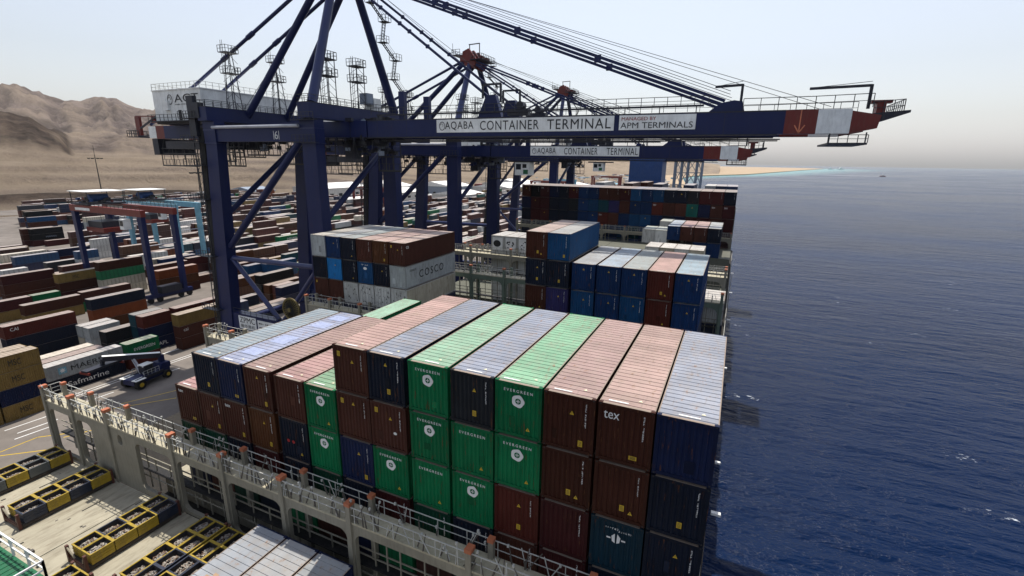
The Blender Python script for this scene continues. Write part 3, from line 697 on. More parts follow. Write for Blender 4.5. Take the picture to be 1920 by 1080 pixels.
for x in (-.2, -15.25):
    for t in (3, 4): rest_box(x+CW, 14.8, base(t), CL, 'navy', CW, CH)
# near white roofs at the bottom of the picture
for i, (x, lab, rc) in enumerate(((-4.85, 'white-roofed container with two rust patches, left of three at the lower edge', (.37, .41, .46)), (-2.22, 'white-roofed container in the middle of the three at the lower edge', (.41, .43, .45)), (.42, 'white-roofed container with mottled roof, nearest the sea of the three at the lower edge', (.39, .42, .44)))):
    o = container(x, -14.9, FLOOR+.1, 'navy', lab, '', group='three white-roofed containers below the lashing bridge', roofcol=rc)
    if i == 0:
        mb = MB(); r = random.Random(3)
        for cx, cy, sx, sy in ((-.1, 7.7, .75, .45), (.05, 4.6, .7, .4)):
            for k in range(26):
                a = r.gauss(0, .45)*sx; b_ = r.gauss(0, .45)*sy; s_ = r.uniform(.06, .3)
                mb.box((cx+a-s_, cy+b_-s_*.5, CH-.006), (cx+a+s_, cy+b_+s_*.5, CH-.003+k*.00005), 'rustp')
        mb.build('rust_patch', o)
# farther groups
def small(x, y, z, col, L, label, group, H=CH, roofcol=None):
    key = ('mono', L, H)
    if key not in ME: ME[key] = mono_mesh(L, H)
    o = link('shipping_container', ME[key], None, (x+CW/2, y, z)); o.color = jit(PAL[col][0], .2)
    return tag(o, label, 'shipping container', group)
G3 = 'containers on deck beyond the right stack'
for i in range(4):
    o = container(-19.2+i*2.62, 58.6, -2.65-CH, 'white', f'white reefer with machinery end beyond the lashing bridges, {ORD[i]} from the quay side', '', L=6.06, group='white reefers beyond the lashing bridges')
    mb = MB()
    mb.box((-1.0, -.01, .3), (1.0, .012, 2.6), 'white')
    r = random.Random(i+5)
    if i == 0: mb.prism([(.75*math.cos(a*math.pi/8)-.1, -.02, 1.5+.62*math.sin(a*math.pi/8)) for a in range(16)], (0, .012, 0), 'gap')
    else:
        for _ in range(9): x = r.uniform(-.8, .6); z = r.uniform(.5, 2.1); mb.box((x, -.03, z), (x+r.uniform(.1, .4), .0, z+r.uniform(.1, .4)), 'gap')
    mb.build('machinery_panel', o)
    for t in range(1, 4): rest_box(-19.2+i*2.62+CW, 58.6, -2.65-CH-TP*t, 6.06, 'white', CW, CH)
for i, c in enumerate((14, 15, 16, 17)):
    container(GX[c]+.7-.05*i, 73, -4.75-CH, 'cream' if i % 2 else 'white', f'white-roofed container in the row behind the right stack, {ORD[i]} of four', '', L=6.06, group=G3, roofcol=(.74, .71, .66))
    for t in range(1, 3): rest_box(GX[c]+.7-.05*i+CW, 73, -4.75-CH-TP*t, 6.06, 'cream', CW, CH)
for i, (c, col) in enumerate(((8.3, 'deep blue'), (10.95, 'brown'), (13.6, 'brown'), (16.25, 'dark navy'))):
    for k in range(2):
        for t in range(2):
            if k and t or t and i < 2: continue
            container(c, 86+k*6.2, -2.2-CH-TP*t, col if t == 0 else 'deep blue', f'{col if t == 0 else "deep blue"} container, {ORD[i]} in the {"near" if k == 0 else "far"} row beside the starboard rail, {TIER[t]}', 'ser' if t == 0 and k == 0 else '', L=6.06, group=G3, roofcol=[(.50, .58, .68), (.62, .42, .41), (.64, .46, .44), (.56, .60, .62)][i])
for i, (x, y, z) in enumerate(((3.2, 86, -3.2), (5.8, 86, -3.2), (5.6, 94, -2.2))):
    container(x, y, z-CH, 'white', f'low white container with pale roof before the far stack, {ORD[i]} of three', '', L=6.06, group=G3, roofcol=(.66, .72, .66))
container(18.4, 44, -6.2-CH, 'white', 'single white container low at the starboard rail', '', L=6.06, roofcol=(.74, .70, .64), group=G3)
for t in (1, 2): rest_box(18.4+CW, 44, -6.2-CH-TP*t, 6.06, 'navy', CW, CH)
# far stack: twenty columns
FAR = ['brown,navy,dark navy,navy,dark navy', 'black,maroon,maroon,dark navy,dark navy', 'maroon,maroon,maroon,dark navy,navy', 'navy,dark navy,dark navy,charcoal,navy', 'dark navy,dark navy,dark navy,navy,navy', 'maroon,charcoal,dark navy,navy,blue',
 'deep blue,deep blue,deep blue,blue,deep blue', 'deep blue,blue,deep blue,blue,blue', 'brown,teal,red brown,deep blue,blue', 'dark brown,purple,brown,deep blue,deep blue', 'maroon,brown,deep blue,blue,teal', 'blue,deep blue,blue,teal,deep blue', 'deep blue,deep blue,blue,deep blue,navy',
 'blue,red brown,deep blue,navy,navy', 'dark navy,brown,dark navy,navy,brown', 'dark navy,brown,navy,navy,brown', 'charcoal,sea green,maroon,brown,navy', 'maroon,navy,maroon,navy,brown', 'maroon,brown,brown,navy,navy', 'dark navy,maroon,maroon,maroon,maroon']
FX0 = -31.6
for i, s in enumerate(FAR):
    for t, col in enumerate(s.split(',')):
        if t > 3 or (t == 3 and not 6 <= i <= 13): rest_box(FX0+i*2.622+CW, 101, 4.35-CH-TP*t, CL, col, CW, CH); continue
        o = small(FX0+i*2.622, 101, 4.35-CH-TP*t, col, CL, f'{col} container end in the tall far stack, {ORD[i]} column from the left, {TIER[t]}', 'containers in the tall far stack')
        if (i*7+t*3) % 5 == 0: link('warning_triangle', TRI, o, (0, .02, 2.0)).scale = (1.6, 1, 1.6)
        if (i*3+t) % 3 == 0: link('serial_number', SER[i % 5], o, (.8, .02, 2.5))
        if (i, t) in ((8, 2), (13, 1), (18, 1), (2, 0), (19, 1)): fit_text('tex', 'white', -1.0, -.3, .02, 2.2, 2.6, o)
k = 0
for i in range(20):
    if i in (3, 4): continue
    for t in (0, 1):
        if t and i not in (6, 9, 12, 15, 17, 18, 19): continue
        k += 1
        col = rnd.choice(['brown', 'navy', 'deep blue', 'grey', 'maroon', 'dark navy'])
        rest_box(FX0+i*2.622+CW, 116.5, 1.9+(rnd.uniform(.1, .5) if not t else 0)-CH+TP*t, CL, col, CW, CH)
small(-6.5, 131, 4.75-CH, 'dark brown', CL, 'dark brown container alone in front of the blue funnel', 'containers beyond the tall far stack')
# ================================================================== SHIP HULL, DECK, LASHING BRIDGES
PX, SX = -32.5, 21.62
mb = MB()
mb.prism([(PX, -70, -36), (SX, -70, -36), (SX, 150, -36), (8, 215, -36), (-5, 225, -36), (-19, 215, -36), (PX, 150, -36)], (0, 0, 19.2), 'hull')
ship = mb.build('ship_hull'); tag(ship, 'dark hull of the container ship carrying the stacks, sea along its right side', 'ship')
mb = MB(); mb.rail([(SX-.15, y, -16.8) for y in range(-20, 150, 10)], 1.1, 2.5, 'rail', .03, (.33, .66)); mb.build('guard_rail', ship)
for y in (1.4, 10.5, 27, 43, 57.4, 72, 86): mb = MB(); mb.box((SX-.2, y, -5.3 if y < 2 else -8.2), (SX+.22, y+.2, -5.18 if y < 2 else -8.08), 'white'); mb.build('side_lamp', ship)
HATCH = [(-15.2, -2.0, FLOOR, 'weathered beige hatch cover under the racks of scrap bins'), (0, 12.2, -15.33, 'hatch cover under the front stack'), (14.5, 26.9, -15.34, 'hatch cover behind the front stack'), (29.2, 41.6, -15.12, 'hatch cover under the left and right stacks'),
         (43.9, 56.3, -15.36, 'hatch cover with one white container at the starboard rail'), (58.5, 70.9, -14.8, 'hatch cover under the white reefers'), (72.9, 84.5, -13.9, 'hatch cover under the row of four white containers'), (85.9, 98.7, -8.22, 'hatch cover under the eight-pack'), (100.9, 113.3, -10.82, 'hatch cover under the tall far stack'), (116.4, 128.8, -1.1, 'deck block beyond the tall far stack')]
for i, (y0, y1, z, lab) in enumerate(HATCH):
    mb = MB()
    n = 4 if i == 0 else 2
    for k in range(n):   # panels with narrow seams
        a = PX+.6+(SX-PX-1.2)*k/n; b_ = PX+.6+(SX-PX-1.2)*(k+1)/n-.08
        if i == 1 and k == 0: a = -20.0
        mb.box((a, y0, -16.78), (b_, y1, z), 'hatch' if i < 2 else 'deckdk')
    o = mb.build('hatch_cover'); tag(o, lab, 'hatch cover', 'hatch covers along the deck')
    if i == 0:
        r = random.Random(4); mb = MB()
        for x in (-27.6, -21.4, -12.6):   # dark slots and sockets in the cover
            mb.box((x, -5.2, z), (x+.10, -4.0, z+.02), 'gap'); mb.box((x+.05, -9, z), (x+.15, -8.6, z+.03), 'gap')
        for _ in range(34):
            x = r.uniform(-31, -9); y = r.uniform(-12, -3); mb.box((x, y, z), (x+r.uniform(.05, .16), y+r.uniform(.1, .5), z+.012), r.choice(('gap', 'rod')))
        for _ in range(16):
            x = r.uniform(-24, -17); y = r.uniform(-11, -8.5); mb.box((x, y, z), (x+.25, y+.25, z+.2), 'rod')
        mb.build('deck_fitting', o)

def opening_panel(mb, x0, x1, z0, z1, ox0, ox1, oz0, oz1, r, y0, y1, k):
    """plate x0..x1 / z0..z1 with a round-cornered opening, thickness y0..y1"""
    pts = []; n = 6
    for cx, cz, a0 in ((ox1-r, oz1-r, 0), (ox0+r, oz1-r, 90), (ox0+r, oz0+r, 180), (ox1-r, oz0+r, 270)):
        for i in range(n+1):
            a = R_(a0+90*i/n); pts.append((cx+r*math.cos(a), cz+r*math.sin(a)))
    out = []
    per = n+1
    for q, (cx, cz) in enumerate(((x1, z1), (x0, z1), (x0, z0), (x1, z0))):
        for i in range(per):
            p = pts[q*per+i]; f = i/n
            if q == 0: c = (x1, p[1]+(z1-p[1])*min(1, 2*f)) if f <= .5 else (x1+(p[0]-x1)*(2*f-1), z1)
            elif q == 1: c = (p[0]+(x0-p[0])*min(1, 2*f), z1) if f <= .5 else (x0, z1+(p[1]-z1)*(2*f-1))
            elif q == 2: c = (x0, p[1]+(z0-p[1])*min(1, 2*f)) if f <= .5 else (x0+(p[0]-x0)*(2*f-1), z0)
            else: c = (p[0]+(x1-p[0])*min(1, 2*f), z0) if f <= .5 else (x1, z0+(p[1]-z0)*(2*f-1))
            out.append(c)
    N_ = len(pts); v = [(p[0], y0, p[1]) for p in pts]+[(c[0], y0, c[1]) for c in out]+[(p[0], y1, p[1]) for p in pts]+[(c[0], y1, c[1]) for c in out]
    f = []
    for i in range(N_):
        j = (i+1) % N_
        f += [(i, j, N_+j, N_+i), (2*N_+j, 2*N_+i, 3*N_+i, 3*N_+j), (i, 2*N_+i, 2*N_+j, j), (N_+i, N_+j, 3*N_+j, 3*N_+i)]
    mb.add(v, f, k)
POSTX = [-32.2, -27.9, -22.7, -14.55, -9.0, -3.35, 2.2, 10.3, 15.9, 20.6]
def lashing_bridge(y, top, label, detail=2, x0=-32.2, wall='bridge', ybase=FLOOR, lamp=True):
    """y = front face; walkway at top-1.15; front wall with openings, posts with orange caps, rails and lashing rods"""
    b = empty('lashing_bridge', label, 'lashing bridge', (0, y, 0), 'lashing bridges across the deck')
    zw = top-1.25; zb = ybase; th = .28
    xs = [x for x in POSTX if x >= x0-.1]
    mb = MB()
    for i, (a, c) in enumerate(zip(xs[:-1], xs[1:])):
        a += .16; c -= .16; L = c-a
        solid = abs(a+22.54) < .2 and detail == 2
        if solid:   # bay with a solid plate and oval manholes on its left half
            mid = a+L*.36
            opening_panel(mb, a-2.6, a-.3, zb, zw-.12, a-1.65, a-1.0, zw-1.7, zw-.75, .3, 0, th, wall) if False else None
            opening_panel(mb, a, mid, zb, zw-.12, a+.9, a+1.5, zw-1.5, zw-.6, .29, 0, th, wall)
            opening_panel(mb, mid, c, zb, zw-.12, mid+.35, c-.15, zb+.45, zw-.75, .55, 0, th, wall)
        elif abs(a+27.74) < .2 and detail == 2:
            mid = a+L*.50
            opening_panel(mb, a, mid, zb, zw-.12, a+.15, mid-.15, zb+.5, zw-.75, .55, 0, th, wall)
            mb.box((mid, 0, zb), (c, th, zw-.12), wall)
        else:
            opening_panel(mb, a, c, zb, zw-.12, a+.15, c-.15, zb+.3, zw-.75, .6 if detail == 2 else .9, 0, th, wall)
    mb.build('frame_wall', b)
    for i, x in enumerate(xs):
        mb = MB(); mb.box((x-.17, -.14, zb), (x+.17, .30, top-.15), wall); p = mb.build('post', b)
        mb = MB(); mb.box((x-.2, -.17, top-.15), (x+.2, .33, top+.08), 'cap'); mb.build('post_cap', p)
        if detail >= 1 and x < 20:
            mb = MB(); mb.box((x+.55, 1.05, zb), (x+.85, 1.35, top-.2), wall); p = mb.build('post', b)
            mb = MB(); mb.box((x+.52, 1.02, top-.2), (x+.88, 1.38, top+.02), 'cap' if y < 0 else wall); mb.build('post_cap', p)
    mb = MB(); mb.box((x0-.3, -.04, zw-.12), (20.9, 1.36, zw), 'walk'); mb.build('walkway', b)
    r = random.Random(int(y*10)+3)
    mb = MB()
    mb.rail([(x0-.25, -.02, zw), (20.85, -.02, zw)], 1.05, 1.4, 'rail', .024, (.5,), .02)
    mb.rail([(x0-.25, 1.32, zw), (20.85, 1.32, zw)], 1.05, 1.9, 'rail', .022, (.5,), .018)
    mb.rail([(x0-.25, -.02, zw), (x0-.25, 1.32, zw)], 1.05, .6, 'rail', .026, (.33, .66))
    mb.build('guard_rail', b)
    if detail:
        # lashing rods and turnbuckles leaning on the rails
        step = .40 if detail == 2 else .8
        n = int((20.6-x0)/step); nrod = 0; bulk = MB()
        for i in range(n):
            x = x0+.3+i*step+r.uniform(-.25, .25)
            for _ in range(r.choice((1, 2, 2)) if detail == 2 else 1):
                dx = r.uniform(-.6, .6); yy = r.choice((-.07, .05, 1.2)); h_ = r.uniform(.6, 1.45); nrod += 1
                own = y < 0 and nrod <= 100; mb = MB() if own else bulk
                mb.tube((x, yy, zw+.02), (x+dx*h_, yy+r.uniform(-.06, .12), zw+h_), .028, 'rod' if r.random() < .7 else 'rail', 5)
                if r.random() < .5: mb.cbox((x+dx*h_, yy, zw+h_), (.10, .10, .15), 'rail')
                if r.random() < .5: mb.tube((x+dx*.1, yy, zw+.1), (x+dx*.55, yy, zw+.55), .05, 'rod', 5)
                if own: mb.build('lashing_rod', b)
        tag(bulk.build('lashing_rods', b), kind='stuff')
        mb = MB()   # pipes, ladders and the lower gangway seen through the openings
        for z in (zw-2.4, zw-2.9, zw-4.3):
            if z > zb+.3: mb.bar((x0, .75, z), (20.7, .75, z), .07, .07, 'bridge')
        mb.box((x0, .5, zw-3.5), (20.7, 1.3, zw-3.42), 'gap')  # gangway plate coloured near black to paint the shade behind the openings
        x = x0
        while x < 20:
            x += r.uniform(.9, 2.0); mb.bar((x, .75, zb), (x, .75, zw-.1 if r.random() < .5 else zw-2.4), .08, .08, 'bridge')
        mb.build('inner_gangway', b)
    return b
lashing_bridge(-1.95, -8.9, 'long grey lashing bridge with orange capped posts crossing the foreground', 2)
lashing_bridge(12.75, -7.9, 'lashing bridge right behind the front stack, its rails showing beside the cable reel', 2)
lashing_bridge(27.2, -7.9, 'lashing bridge in front of the left stack with the lettered grey container', 1)
lashing_bridge(42.6, -4.75, 'grey-green lashing bridge with lower walkway right of the left stack', 1, x0=-32.2, wall='bridge_g')
lashing_bridge(57.0, -4.6, 'upper lashing bridge in front of the white reefers', 1)
lashing_bridge(71.4, -7.0, 'lashing bridge before the row of four white containers', 1)
lashing_bridge(99.4, -4.6, 'lashing bridge at the foot of the tall far stack', 1)
# starboard side passage fittings
o = empty('deck_locker', 'pale deck lockers and reels low at the starboard rail beside the right stack', 'deck locker', (19.6, 23, -12))
mb = MB(); mb.box((-.9, -2, -4.8), (1.6, 2.4, -1.5), 'palegrey'); mb.box((-.7, -1.6, -1.5), (.1, -.6, -.5), 'white'); mb.box((.3, .2, -1.5), (.9, 1.5, -.7), 'sign'); mb.build('cabinet', o)
mb = MB(); mb.rail([(-.95, -2.1, -1.5), (1.65, -2.1, -1.5), (1.65, 2.4, -1.5)], 1.1, .9, 'rail', .03); mb.build('rail', o)
mb = MB(); mb.box((.95, -.4, -1.5), (1.35, 1.6, .5), 'greenlt'); mb.build('panel', o)

# ------------------------------------------------------------------ flat racks with scrap bins
r = random.Random(11); scrap = MB()
def flat_rack(x, label, cols, short, y0=-8.05):
    """x = left edge; two columns by four rows of bins"""
    o = empty('flat_rack', label, 'flat rack', (x+1.12, y0, FLOOR), 'flat racks on the hatch cover')
    mb = MB(); mb.box((-1.12, 0, .05), (1.12, 5.7, .34), 'rackb'); mb.box((-1.16, .1, .10), (-1.12, 5.6, .28), 'rack'); mb.box((1.12, .1, .10), (1.16, 5.6, .28), 'rackb'); mb.build('base', o)
    for y, s in ((-.05, 1), (5.75, -1)):
        mb = MB()
        for sx in (-1, 1): mb.box((sx*1.04-.1, y-.08, 0), (sx*1.04+.1, y+.08, 1.25), 'rack')
        mb.box((-.94, y-.06, .12), (.94, y+.06, .34), 'rack'); mb.box((-.94, y-.03, .34), (.94, y+.03, .42), 'rack'); e = mb.build('end_frame', o)
        mb = MB()
        for sx in (-1, 1): mb.bar((sx*.98, y-s*.03, 1.15), (sx*.5, y+s*.06, .40), .09, .09, 'beige')
        mb.build('brace', e)
    nb = 0
    for iy in range(4):
        for ix in range(2):
            k = cols[iy][ix]
            if k == '.': continue
            col = {'y': 'binY', 'n': 'binN', 'g': 'binG'}[k]; cn = {'y': 'yellow', 'n': 'navy', 'g': 'grey'}[k]
            w_, l_, h_ = 1.06, 1.32, .74
            cx = x+.06+ix*1.1+.53+.02; cy = y0+.22+iy*1.38+.66
            ob = empty('scrap_bin', f'{cn} scrap bin, {ORD[iy]} from the front in the {"left" if ix == 0 else "right"} column of the {short} rack', 'scrap bin', (cx, cy, FLOOR+.345), 'open bins of scrap')
            mb = MB(); t = .05
            for a, b_ in (((-w_/2, -l_/2, 0), (w_/2, -l_/2+t, h_)), ((-w_/2, l_/2-t, 0), (w_/2, l_/2, h_)), ((-w_/2, -l_/2+t, 0), (-w_/2+t, l_/2-t, h_)), ((w_/2-t, -l_/2+t, 0), (w_/2, l_/2-t, h_))): mb.box(a, b_, col)
            for z in (.2, .42): mb.box((-w_/2-.02, -l_/2-.02, z), (w_/2+.02, -l_/2, z+.07), col); mb.box((w_/2, -l_/2, z), (w_/2+.02, l_/2, z+.07), col)
            mb.build('shell', ob)
            mb = MB(); q = .012; mb.box((-w_/2-.03, -l_/2-.03, h_), (w_/2+.03, -l_/2+.06, h_+.05), col); mb.box((-w_/2-.03, l_/2-.06, h_), (w_/2+.03, l_/2+.03, h_+.05), col)
            mb.box((-w_/2-.03, -l_/2+.06, h_), (-w_/2+.06, l_/2-.06, h_+.05), col); mb.box((w_/2-.06, -l_/2+.06, h_), (w_/2+.03, l_/2-.06, h_+.05), col); mb.build('rim', ob)
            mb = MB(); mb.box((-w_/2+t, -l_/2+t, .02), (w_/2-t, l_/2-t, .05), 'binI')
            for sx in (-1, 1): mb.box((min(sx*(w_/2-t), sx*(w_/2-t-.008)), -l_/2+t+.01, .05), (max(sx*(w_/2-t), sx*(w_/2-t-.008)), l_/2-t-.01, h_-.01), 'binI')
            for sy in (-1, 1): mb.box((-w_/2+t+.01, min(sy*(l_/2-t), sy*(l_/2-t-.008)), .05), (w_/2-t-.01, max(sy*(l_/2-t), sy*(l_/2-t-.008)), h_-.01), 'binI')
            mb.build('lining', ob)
            mx, my = r.uniform(-.1, .1), r.uniform(-.15, .15); lv = r.uniform(.10, .24)
            for _ in range(150):
                a = r.uniform(-w_/2+.12, w_/2-.12); b_ = r.uniform(-l_/2+.12, l_/2-.12)
                hz = .56+lv*max(0, 1-((a-mx)/.6)**2-((b_-my)/.75)**2)+.12
                d = Vector((r.uniform(-1, 1), r.uniform(-1, 1), r.uniform(-.4, .4))).normalized()*r.uniform(.04, .10)
                c = Vector((cx+a, cy+b_, FLOOR+hz+r.uniform(-.03, .05)))
                scrap.bar(c-d, c+d, r.uniform(.035, .07), r.uniform(.025, .05), r.choice(('scrapA', 'scrapA', 'scrapB', 'scrapC')))
    return o
flat_rack(-25.15, 'flat rack left of two alone on the bare hatch cover', ['yn', 'yy', 'yn', 'yy'], 'left lone')
flat_rack(-16.55, 'flat rack right of two alone on the bare hatch cover', ['yy', 'ny', 'yy', 'yn'], 'right lone')
flat_rack(-11.15, 'flat rack left of two side by side against the white roofs', ['yn', 'yn', 'yy', 'yy'], 'left paired')
flat_rack(-8.72, 'flat rack touching the white-roofed containers', ['yn', 'nn', 'yy', 'yy'], 'roof-side paired')
flat_rack(-31.3, 'flat rack at the quay side edge of the hatch cover', ['yg', 'yy', 'gg', 'yy'], 'quay side')
flat_rack(-14.6, 'flat rack behind the white handrail at the lower left', ['..', '..', '..', 'yy'], 'handrail side', y0=-14.4)
tag(scrap.build('scrap_metal'), 'heaps of pale scrap metal lumps filling the open bins', 'scrap metal', kind='stuff')

# white handrail with green deck at the lower left corner
o = empty('deck_platform', 'green ship platform with white handrail at the lower left corner', 'platform', (-10.1, -11.2, -11.1))
mb = MB(); mb.box((-14, -6, -.16), (0, 0, 0), 'green'); mb.box((-14, -6, -4.2), (-13.6, 0, -.16), 'green')
for x in [-.4-.42*i for i in range(30)]: mb.box((x, -6, 0), (x+.05, -.1, .03), 'green')
mb.build('deck', o)
mb = MB()
mb.rail([(-14, 0, 0), (0, 0, 0), (0, -6, 0)], 1.1, 1.7, 'whitep', .045, (.5,), .05); mb.build('handrail', o)
mb = MB()
for x, y in ((-.2, -.2), (-7, -.2), (-.2, -5.7)): mb.tube((x, y, -4.3), (x, y, -.16), .12, 'whitep')
mb.build('support', o)
# big khaki cable reel and dark deck house by the quay side of the second bridge
# funnel and mast beyond the stacks
o = empty('ship_funnel', 'blue funnel casing on a cream base beyond the far stack', 'funnel', (-8.25, 155, -10))
mb = MB(); mb.box((-5.4, -4, 4.6), (5.4, 6, 21.3), 'blue'); mb.box((-5.6, -4.2, 21.3), (5.6, 6.2, 21.7), 'blue'); mb.build('casing', o)
mb = MB(); mb.box((-6.1, -4.6, -6), (6.1, 6.6, 4.6), 'cream'); mb.build('base', o)
mb = MB()
for x in (-2.5, 0, 2.5): mb.tube((x, 1, 21.7), (x, 1, 23.2), .6, 'gap')
mb.build('exhaust_pipe', o)
mb = MB(); mb.rail([(-5.5, -4.1, 21.7), (5.5, -4.1, 21.7), (5.5, 6, 21.7)], 1.0, 1.5, 'raildk', .05); mb.build('rail', o)
o = empty('lattice_tower', 'pale blue-grey lattice legs standing beyond the blue funnel', 'lattice tower', (-4.5, 240, -14))
mb = MB()
for x in (-4.5, -1.5, 1.5, 5.5, 8):
    for y in (-3, 3): mb.tube((x, y, -18), (x+.3, y, 27), .42, 'palegrey', 6)
for k in range(7):
    for a, b_ in ((-4.5, -1.5), (-1.5, 1.5), (1.5, 5.5), (5.5, 8)):
        z = -16+k*6; mb.bar((a, -3, z), (b_, -3, z+6), .3, .3, 'palegrey'); mb.bar((b_, 3, z), (a, 3, z+6), .3, .3, 'palegrey'); mb.bar((a, -3, z), (b_, -3, z), .3, .3, 'palegrey')
mb.build('lattice', o)
mb = MB(); mb.box((-6.5, -4, 27), (9.5, 4, 28), 'palegrey'); mb.rail([(-6.5, -4, 28), (9.5, -4, 28)], 1.2, 2, 'palegrey', .08); mb.build('platform', o)
# ================================================================== QUAY CRANES
XS, XL = -40.9, -63.9
def crane(Yf, Yb, label, words, number, dz=0.0, gz=0.0, apz=39.8, sx=0.0, tip=31.5, near=True, second=None, spaced=1.0):
    """ship-to-shore gantry crane; boom along +X. dz shifts everything above the portal"""
    c = empty('gantry_crane', label, 'gantry crane', ((XS+XL)/2, (Yf+Yb)/2, QZ), 'ship-to-shore cranes along the quay')
    ox, oy, oz = c.location
    sh = tip-31.5
    def S(mb):
        mb.v = [(x+sh, y, z) for x, y, z in mb.v]; return mb
    def P(mb, name, par=None):
        o = mb.build(name, None); o.parent = par or c
        if par is None: o.location = (-ox, -oy, -oz)
        return o
    Yc = (Yf+Yb)/2; G0, G1 = Yc-3.3, Yc+3.3
    zt = 16.45+dz; zb0 = 13.05+dz
    # legs
    for X, bx in ((XS, XS-.2), (XL, XL-3.2)):
        for Y in (Yf, Yb):
            mb = MB(); y0, y1 = (Y, Y+1.8)
            mb.frustum((bx-1.75, y0-.15), (bx+1.75, y1+.15), -28.2, (X-1.42, y0), (X+1.42, y1), zb0-.2, 'crane')
            mb.box((X-1.5, y0-.1, zb0-.2), (X+1.5, y1+.1, zt), 'crane')
            for z in (zb0-.3, zb0+1.9): mb.box((X-1.56, y0-.16, z), (X+1.56, y1+.16, z+.14), 'crane_lt')
            P(mb, 'leg')
    # bogies and sill beams
    for X in (XS-.2, XL-3.2):
        mb = MB(); mb.box((X-1.1, Yf-1.2, -29.6), (X+1.1, Yb+3, -28.2), 'crane'); s = P(mb, 'sill_beam')
        for Y in (Yf+.9, Yb+.9):
            mb = MB()
            for k in range(-3, 4): mb.box((X-.5, Y+k*1.15-.5, -31), (X+.5, Y+k*1.15+.5, -29.62), 'crane_dk'); mb.tube((X-.3, Y+k*1.15, -31.55), (X+.3, Y+k*1.15, -31.55), .42, 'gap', 10)
            P(mb, 'bogie')
    # beams in the frame planes
    for i, Y in enumerate((Yf, Yb)):
        mb = MB(); mb.box((XL+1.5, Y+.12, zb0), (XS-1.5, Y+1.7, zb0+2.1), 'crane'); b1 = P(mb, 'portal_beam')
        mb = MB(); mb.tube((XL+1.5, Y-.5, zb0+2.32), (XS-1.4, Y-.5, zb0+2.32), .26, 'steel'); P(mb, 'service_pipe')
        mb = MB(); mb.box((XL-1.6, Y+.1, -21.6), (XS-1.2, Y+1.7, -18.3), 'crane'); P(mb, 'lower_portal_beam')
        mb = MB(); mb.tube((XL+.6, Y+.9, -7.7), (XS-1.3, Y+.9, -7.4), .46, 'crane_lt', 12); P(mb, 'cross_tube')
        if i: continue
        mb = MB(); mb.tube((XS-2.2, Y+.9, zb0+.6), (XL+.2, Y+.9, -5.6), .58, 'crane', 12); P(mb, 'diagonal_brace')
        for a in (XL+.2, XS-1.6):
            mb = MB(); mb.tube((a, Y+.9, -7.8), ((XL+XS)/2-.6+(a > -50)*1.2, Y+.9, -18.3), .42, 'crane_lt', 12); P(mb, 'v_brace')
        if near:
            mb = MB(); mb.rail([(XL, Y-.1, -18.3), (XS, Y-.1, -18.3)], 1.1, 1.5, 'raildk', .03); P(mb, 'guard_rail')
    # side bracing between the front and back frames
    for X in (XS+.5, XL):
        mb = MB(); mb.tube((X, Yf+1.7, .6), (X, Yb, zb0+.6), .5, 'crane', 12); P(mb, 'side_brace')
        mb = MB(); mb.tube((X, Yf+1.7, -20), (X, Yb, -20), .5, 'crane', 12); P(mb, 'side_tube')
        mb = MB(); mb.box((X-1.2, Yf-1.0, zt+.02), (X+1.2, Yb+2.8, zt+2.25), 'crane'); mb.box((X-1.26, Yf-1.05, zt+2.25), (X+1.26, Yb+2.85, zt+2.34), 'crane_dk'); P(mb, 'tie_beam')
        mb = MB(); mb.rail([(X-1.2, Yf-1, zt+2.34), (X+1.2, Yf-1, zt+2.34), (X+1.2, Yb+2.8, zt+2.34)], 1.05, 1.5, 'raildk', .034); mb.rail([(X-1.2, Yf-1, zt+2.34), (X-1.2, Yb+2.8, zt+2.34)], 1.05, 1.5, 'raildk', .034); P(mb, 'guard_rail')
    # trolley girders and boom
    gb, gt = 13.9+dz+gz, 16.4+dz+gz
    for Y, s in ((G0, -1), (G1, 1)):
        mb = MB(); mb.box((-86, Y-.65, gb), (-34.2, Y+.65, gt-.02), 'crane')
        mb.box((-88.6, Y-.66, gb), (-86, Y+.66, gt-.02), 'crane_red'); mb.box((-91, Y-.65, gb+.1), (-88.6, Y+.65, gt-.1), 'sign'); P(mb, 'trolley_girder')
        mb = MB()
        mb.box((-33.9, Y-.7, gb), (24.6+sh, Y+.7, gt), 'crane'); mb.box((24.6+sh, Y-.7, gb), (27.7+sh, Y+.7, gt), 'crane_red'); mb.box((27.7+sh, Y-.7, gb), (30.8+sh, Y+.7, gt), 'sign')
        mb.prism([(30.8+sh, Y-.7, gb), (33.2+sh, Y-.7, gb+.5), (33.4+sh, Y-.7, gt-.7), (30.8+sh, Y-.7, gt-.2)], (0, 1.4, 0), 'crane_red')
        mb.box((-33.9, Y-.85, gb-.12), (24+sh, Y+.85, gb), 'crane_dk'); 
        x = -32
        while x < 24+sh: mb.box((x, Y-.712, gb+.02), (x+.05, Y-.69, gt-.03), 'crane_dk'); x += 5.6
        mb.box((-33.9, Y-.74, gt-.1), (24.6+sh, Y+.74, gt+.03), 'crane_dk')
        b = P(mb, 'boom_girder')
        mb = MB(); mb.bar((-90, Y+s*-1.1, gb-.5), (24.5+sh, Y+s*-1.1, gb-.5), .14, .14, 'raildk'); 
        x = -32
        while x < 24+sh: mb.bar((x, Y+s*-1.1, gb-.5), (x, Y+s*-.6, gb), .07, .07, 'raildk'); x += 4
        P(mb, 'cable_rail')
    mb = MB()
    x = -84
    while x < 30+sh: mb.box((x, G0+.7, gt-.7), (x+.5, G1-.7, gt-.1), 'crane_dk'); x += 9.5
    P(mb, 'cross_tie')
    # walkway truss along the near girder, rails and gantries
    mb = MB(); mb.bar((-32, G0-.6, gt+.75), (16+sh, G0-.6, gt+.75), .18, .22, 'crane_dk'); x = -31
